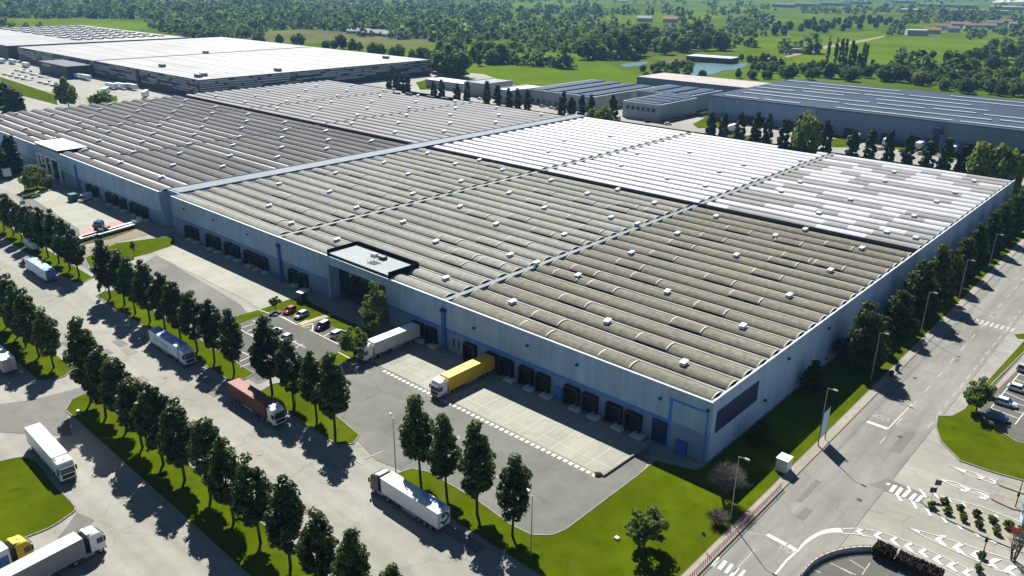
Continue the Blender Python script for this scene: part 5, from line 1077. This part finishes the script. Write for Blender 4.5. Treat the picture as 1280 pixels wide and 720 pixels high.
# ------------------------------------------------------------------ trees of the countryside
def inside(px, py, q):
    c = False; n = len(q)
    for i in range(n):
        (x0, y0), (x1, y1) = q[i], q[i - 1]
        if (y0 > py) != (y1 > py) and px < (x1 - x0) * (py - y0) / (y1 - y0) + x0: c = not c
    return c
def scatter(q, sx, sy, rnd):
    xs = [p[0] for p in q]; ys = [p[1] for p in q]; out = []; y = min(ys); r = 0
    while y < max(ys):
        x = min(xs) + (r % 2) * sx / 2
        while x < max(xs):
            a, b = x + rnd.uniform(-.45, .45) * sx, y + rnd.uniform(-.45, .45) * sy
            if inside(a, b, q): out.append((a, b))
            x += sx
        y += sy; r += 1
    return out
fr = random.Random(77)
def near_clump(label, q, sx, sy, kd='broadleaf_tree', h=(.8, 1.35), group=None, w_=None):
    for px, py in scatter(q, sx, sy, fr):
        p = W(px, py); s = fr.uniform(*h); tree('pale_tree' if kd == 'broadleaf_tree' and fr.random() < .42 else kd, p[0], p[1], s, (w_ or s) * fr.uniform(.9, 1.15), label, 'tree' if 'tree' in kd else 'bush', group or label, -.25)
near_clump('tall tree in the clump beside the striped hall and sheds', [(544, 82), (580, 80), (578, 100), (552, 101)], 8, 8, h=(1.7, 2.3))
near_clump('tree in the field group right of the striped hall', [(590, 70), (614, 66), (640, 80), (615, 83), (592, 81)], 9, 7, h=(1.2, 1.7))
near_clump('tree in the hedge line behind the white roofed hall', [(320, 53), (400, 56), (520, 70), (545, 76), (545, 80), (515, 76), (400, 63), (320, 57)], 9, 8, h=(.9, 1.5))
near_clump('tree in the wooded clump left of the pond', [(722, 62), (760, 48), (820, 50), (826, 68), (800, 76), (760, 78), (730, 76)], 11, 8, h=(1.6, 2.4))
near_clump('tree in the wood behind the pond pavilion', [(826, 48), (870, 44), (905, 48), (912, 66), (880, 68), (830, 70)], 12, 7, h=(1.7, 2.6))
near_clump('bushy tree in the belt between the pond and the grey blocks', [(800, 84), (846, 84), (850, 95), (880, 97), (960, 94), (960, 101), (870, 100), (806, 97)], 9, 6, h=(.55, .85))
near_clump('bush on the bank of the pond', [(846, 90), (852, 84), (858, 78), (875, 77), (872, 80), (862, 84), (858, 92)], 7, 4, 'wild_bush', (.9, 1.6))
near_clump('bush between the pond and the meadow', [(925, 76), (960, 74), (985, 82), (960, 94), (930, 92), (938, 82)], 8, 5, 'broadleaf_tree', (.5, 1.0))
near_clump('bush in the thicket behind the slate hall', [(1000, 84), (1120, 86), (1200, 100), (1290, 104), (1290, 116), (1200, 110), (1110, 98), (1000, 94)], 9, 5, 'pale_tree', (.45, .95))
near_clump('tree in the belt behind the slate hall roof', [(960, 90), (1030, 90), (1110, 92), (1180, 102), (1290, 110), (1290, 122), (1180, 115), (1100, 102), (960, 100)], 11, 7, h=(.7, 1.3))
near_clump('tree in the diagonal hedge across the right hand meadow', [(1180, 82), (1225, 72), (1250, 58), (1290, 58), (1290, 70), (1240, 80), (1215, 92), (1185, 93)], 11, 8, h=(1.2, 1.8))
near_clump('tree on the slope between the meadows at the right photo edge', [(1250, 84), (1290, 78), (1290, 104), (1230, 106), (1190, 100)], 15, 9, h=(.9, 1.5))
near_clump('small tree scattered in the bright field above the sheds', [(640, 72), (700, 76), (700, 86), (650, 86)], 16, 7, h=(.5, .9))
for k, (px, by, ty) in enumerate([(1033, 82, 50), (1043, 84, 52), (1049, 86, 50), (1055, 88, 52), (1060, 90, 52), (1064, 90, 54), (1076, 84, 53), (1080, 83, 54), (1072, 84, 66), (1090, 84, 74)]):
    p = W(px, by); d = np.linalg.norm(p - CAM); h = (by - ty) / 992 * d * .97; tree('poplar_tree', p[0], p[1], h / 24, .55 + .12 * (k % 3), f'tall slim poplar in the meadow group, {ORD[k]} from the left' if k < 8 else ['short poplar between the two meadow poplar groups', 'lowest poplar at the right end of the meadow group'][k - 8], 'tree', 'poplars in the meadow', -.2)
p = W(625, 79); tree('poplar_tree', p[0], p[1], .8, 2.0, 'tall open tree in the field right of the striped hall', z=-.2)
p = W(600, 82); tree('poplar_tree', p[0], p[1], .5, 1.0, 'small upright tree alone on the grass behind the sheds', z=-.2)
near_clump('slim tree in the long poplar plantation on the meadow edge', [(960, 37), (1000, 32), (1060, 26), (1122, 25), (1122, 34), (1060, 38), (1000, 44), (960, 47)], 7.5, 6, 'poplar_tree', (.5, .7), w_=1.6)
# far woodland and hedgerows: nobody could count them
BASE = []
for v in range(6):
    rs = np.random.default_rng(900 + v); H_ = 10.5; C, A, B = leaves(rs, H_, .6, egg(4.6, .7, .42, .95), 15, 9, 2.1, clump=1.5, lean=.4); BASE.append((C, A, B))
FW = [([(0, -2), (330, -2), (330, 24), (0, 24)], 6.5, 3.0), ([(185, 20), (330, 20), (330, 46), (250, 50), (190, 36)], 6.5, 3.2), ([(0, 30), (60, 33), (60, 37), (0, 38)], 12, 5),
      ([(320, 4), (545, 4), (545, 40), (470, 44), (400, 36), (320, 40)], 6.5, 3.2), ([(430, 40), (545, 36), (600, 48), (580, 54), (520, 50), (450, 46)], 8, 4), ([(535, 4), (640, 6), (640, 50), (600, 50), (540, 38)], 6.5, 3.4),
      ([(640, 22), (690, 26), (745, 42), (740, 54), (690, 56), (640, 56)], 8, 4), ([(640, 12), (740, 10), (750, 20), (745, 30), (690, 26), (640, 22)], 9, 4), ([(740, 16), (850, 15), (850, 18), (742, 20)], 7, 3),
      ([(320, -3), (700, -4), (700, 4), (320, 5)], 8, 3), ([(700, -6), (960, -8), (960, 2), (860, 6), (700, 4)], 14, 4), ([(870, 4), (970, 8), (970, 18), (930, 24), (880, 18)], 11, 5), ([(840, 22), (880, 24), (890, 34), (840, 38)], 10, 5),
      ([(905, 34), (960, 30), (960, 46), (912, 48)], 9, 4.5), ([(960, -8), (1290, -12), (1290, 2), (1100, 4), (960, 0)], 9, 3), ([(990, 12), (1110, 12), (1100, 20), (1000, 20)], 8, 4), ([(1110, 6), (1210, 10), (1210, 24), (1120, 18)], 9, 4.5), ([(1200, 12), (1290, 10), (1290, 20), (1210, 24)], 9, 4.5), ([(1110, 36), (1130, 34), (1130, 46), (1110, 46)], 7, 4), ([(1205, 44), (1232, 40), (1234, 50), (1208, 50)], 6, 4), ([(1240, 36), (1290, 32), (1290, 46), (1250, 46)], 7, 4), ([(965, 60), (1016, 58), (1016, 68), (975, 70)], 8, 4),
      ([(1110, 84), (1180, 88), (1250, 96), (1180, 102), (1110, 94)], 8, 4), ([(900, 28), (960, 24), (960, 34), (905, 36)], 9, 4), ([(745, 66), (800, 70), (800, 76), (745, 74)], 7, 4), ([(640, 62), (735, 60), (735, 66), (640, 68)], 9, 4), ([(1130, 20), (1290, 22), (1290, 30), (1130, 30)], 8, 4), ([(640, 78), (720, 84), (720, 87), (640, 81)], 8, 3), ([(560, 55), (640, 58), (720, 54), (722, 57), (640, 62), (560, 58)], 8, 4), ([(850, 42), (960, 56), (960, 62), (905, 60)], 11, 5), ([(730, 28), (840, 33), (838, 48), (735, 44)], 13, 6)]
Cs, As, Bs = [], [], []
for q, sx, sy in FW:
    for px, py in scatter(q, sx, sy, fr):
        p = W(px, py); C, A, B = BASE[fr.randrange(6)]; s = fr.choice([.7, .8, 1.0, 1.1, 1.3, 1.7, 2.0]) * fr.uniform(.85, 1.1) * (1.0 + .25 * (py < 30)); a = fr.uniform(0, 6.28)
        Rm = np.array([[math.cos(a), -math.sin(a), 0], [math.sin(a), math.cos(a), 0], [0, 0, 1]]) * s
        w2_ = np.array([1.15, 1.15, fr.uniform(.8, 1.15)])
        Cs.append((C @ Rm.T) * w2_ + np.array([p[0], p[1], -.3])); As.append(A @ Rm.T); Bs.append(B @ Rm.T)
o = link('far_woodland', quads_mesh('far_woodland', np.concatenate(Cs), np.concatenate(As), np.concatenate(Bs), M['leaf_w'])); tag(o, kind='stuff')
# ------------------------------------------------------------------ far houses and sheds
def house(label, px, py, l, w_, h, rz=0.0, wall='plaster', roofm='tile', flat=False, group=None, cat='house', name='house'):
    p = W(px, py); b = empty(name, label, cat, (p[0], p[1], -.3), rz, group); mb = MB(); mb.box(-l / 2, l / 2, -w_ / 2, w_ / 2, 0, h, M[wall]); mb.build('wall', b)
    mb = MB()
    if flat: mb.box(-l / 2 - .3, l / 2 + .3, -w_ / 2 - .3, w_ / 2 + .3, h, h + .6, M[roofm])
    else: mb.prism([(-w_ / 2 - .6, h - .1), (w_ / 2 + .6, h - .1), (0, h + w_ * .3)], 'x', -l / 2 - .5, l / 2 + .5, M[roofm])
    mb.build('roof', b)
    for k in range(max(2, int(l / 5))):
        t = -l / 2 + (k + .5) * l / max(2, int(l / 5)); mb = MB(); mb.box(t - .7, t + .7, -w_ / 2 - .06, -w_ / 2 - .01, h * .45, h * .45 + 1.5, M['glass']); mb.build('window', b)
    return b
house('low white roofed pavilion on the far bank of the pond', 890, 77, 48, 22, 5, .1, 'dmetal', 'coping', True, cat='pavilion', name='pavilion')
house('white flat roofed farmhouse on the meadow edge at the right', 1145, 44, 30, 18, 8, .5, 'plaster', 'coping', True)
HS = [(1165, 42, 24, 'tile', 'plaster'), (1178, 37, 26, 'tile', 'plaster'), (1190, 40, 20, 'mroof', 'plaster'), (1200, 34, 34, 'tile', 'plaster'), (1216, 36, 30, 'tile', 'plaster'), (1222, 42, 24, 'mroof', 'mwall'), (1236, 36, 22, 'tile', 'plaster'), (1242, 32, 30, 'mroof', 'plaster'), (1256, 30, 26, 'tile', 'mwall'), (1270, 34, 26, 'mroof', 'plaster')]
for k, (px, py, l, rm, wl) in enumerate(HS): house(f'small house with {"terracotta" if rm == "tile" else "grey"} roof in the hamlet, {ORD[k]} from the left', px, py, l, 12, 6.5, .3 + .25 * (k % 3), wl, rm, group='hamlet houses')
for k, (px, py, l, rm, lb) in enumerate([(1010, 8, 70, 'wroof', 'white roofed far shed left of the far industrial area'), (1040, 7, 110, 'mroof', 'long grey far shed at the top of the photo'), (1072, 5, 90, 'mroof', 'grey far shed right of the long one'), (980, 9, 60, 'wroof', 'leftmost bright far shed in the countryside'), (1140, 16, 56, 'flat_l', 'pale pinkish far hall standing among trees'), (1185, 9, 170, 'mroof', 'very long teal grey far hall at the top right'), (1225, 17, 130, 'wroof', 'long cream far hall behind the hamlet'), (1258, 12, 90, 'flat_l', 'far hall at the right photo edge'), (1130, 4, 80, 'mroof', 'grey far hall behind the pinkish hall')]): house(lb, px, py, l, 42, 9, .15, 'mwall' if k not in (4, 6) else 'plaster', rm, True, cat='hall', name='far_hall')
for k, (px, py) in enumerate([(806, 27), (838, 28), (797, 53), (445, 9), (450, 42), (470, 44), (495, 46), (778, 2)]): house(['farmhouse with grey roof in the mid countryside trees, left one of two', 'farmhouse with terracotta roof in the mid countryside trees, right one of two', 'small white house in the wood behind the pond', 'large reddish far farm building in the woods', 'grey farm shed beyond the dry field, first of three', 'grey farm shed beyond the dry field, second of three', 'grey farm shed beyond the dry field, third of three', 'isolated far farmhouse at the top of the photo'][k], px, py, 28 if k < 4 else 36, 14, 7 if k < 4 else 4, .4, 'plaster', 'tile' if k in (1, 3) else 'mroof')
house('small grey farm hut on the meadow corner left of the poplars', 968, 78, 16, 10, 3.5, .2, 'plaster', 'wroof', True); house('grey shed in the hedge left of the meadow path', 1000, 66, 20, 9, 4, .2, 'mwall', 'mroof', True)

# ------------------------------------------------------------------ camera, light, air
cam = bpy.data.cameras.new('camera'); co = bpy.data.objects.new('camera', cam); COL.objects.link(co)
cam.sensor_width = 36; cam.lens = F / 1280 * 36; cam.clip_start = 1; cam.clip_end = 20000
m4 = Matrix.Identity(4)
for r in range(3):
    m4[r][0] = ROT[0][r]; m4[r][1] = -ROT[1][r]; m4[r][2] = -ROT[2][r]; m4[r][3] = CAM[r]
co.matrix_world = m4; scn.camera = co
SUN_EL, SHADOW_AZ = 46.0, -36.0
sd = Vector((math.cos(math.radians(SHADOW_AZ)) * math.cos(math.radians(SUN_EL)), math.sin(math.radians(SHADOW_AZ)) * math.cos(math.radians(SUN_EL)), -math.sin(math.radians(SUN_EL))))
sl = bpy.data.lights.new('sun', 'SUN'); sl.energy = 5.0; sl.angle = math.radians(.53); sl.color = (1, .965, .89)
so = bpy.data.objects.new('sun', sl); COL.objects.link(so); so.rotation_euler = sd.to_track_quat('-Z', 'Y').to_euler()
w = bpy.data.worlds.new('World'); scn.world = w; w.use_nodes = True
nt = w.node_tree; bg = nt.nodes['Background']; sk = nt.nodes.new('ShaderNodeTexSky'); sk.sky_type = 'NISHITA'; sk.sun_disc = False
sk.sun_elevation = math.radians(SUN_EL)
to_sun = -sd; sk.sun_rotation = math.atan2(to_sun.x, to_sun.y); sk.altitude = 100; sk.air_density = .55; sk.dust_density = 0
nt.links.new(sk.outputs['Color'], bg.inputs['Color']); bg.inputs['Strength'].default_value = .05
HAZE = 0.000065
hm = MB(); hm.box(-8200, 3200, -3200, 8700, -1.3, 130, None); 
me = bpy.data.meshes.new('haze'); me.from_pydata(hm.v, [], hm.f)
hz = link('haze', me); hz['kind'] = 'stuff'
bm = bmesh.new(); bm.from_mesh(me); bmesh.ops.remove_doubles(bm, verts=bm.verts, dist=.01); bmesh.ops.recalc_face_normals(bm, faces=bm.faces); bm.to_mesh(me); bm.free()
hmat = bpy.data.materials.new('haze'); hmat.use_nodes = True; n = hmat.node_tree.nodes; n.remove(n['Principled BSDF'])
pv = n.new('ShaderNodeVolumePrincipled'); pv.inputs['Density'].default_value = HAZE; pv.inputs['Color'].default_value = (.3, .62, 1, 1); pv.inputs['Anisotropy'].default_value = .2
hmat.node_tree.links.new(pv.outputs['Volume'], n['Material Output'].inputs['Volume']); me.materials.append(hmat)
vs = scn.view_settings; vs.view_transform = 'Standard'; vs.look = 'None'; vs.gamma = 1; vs.use_curve_mapping = False; vs.exposure = 1.0
scn.cycles.max_bounces = 6; scn.cycles.volume_bounces = 0; scn.cycles.transparent_max_bounces = 8
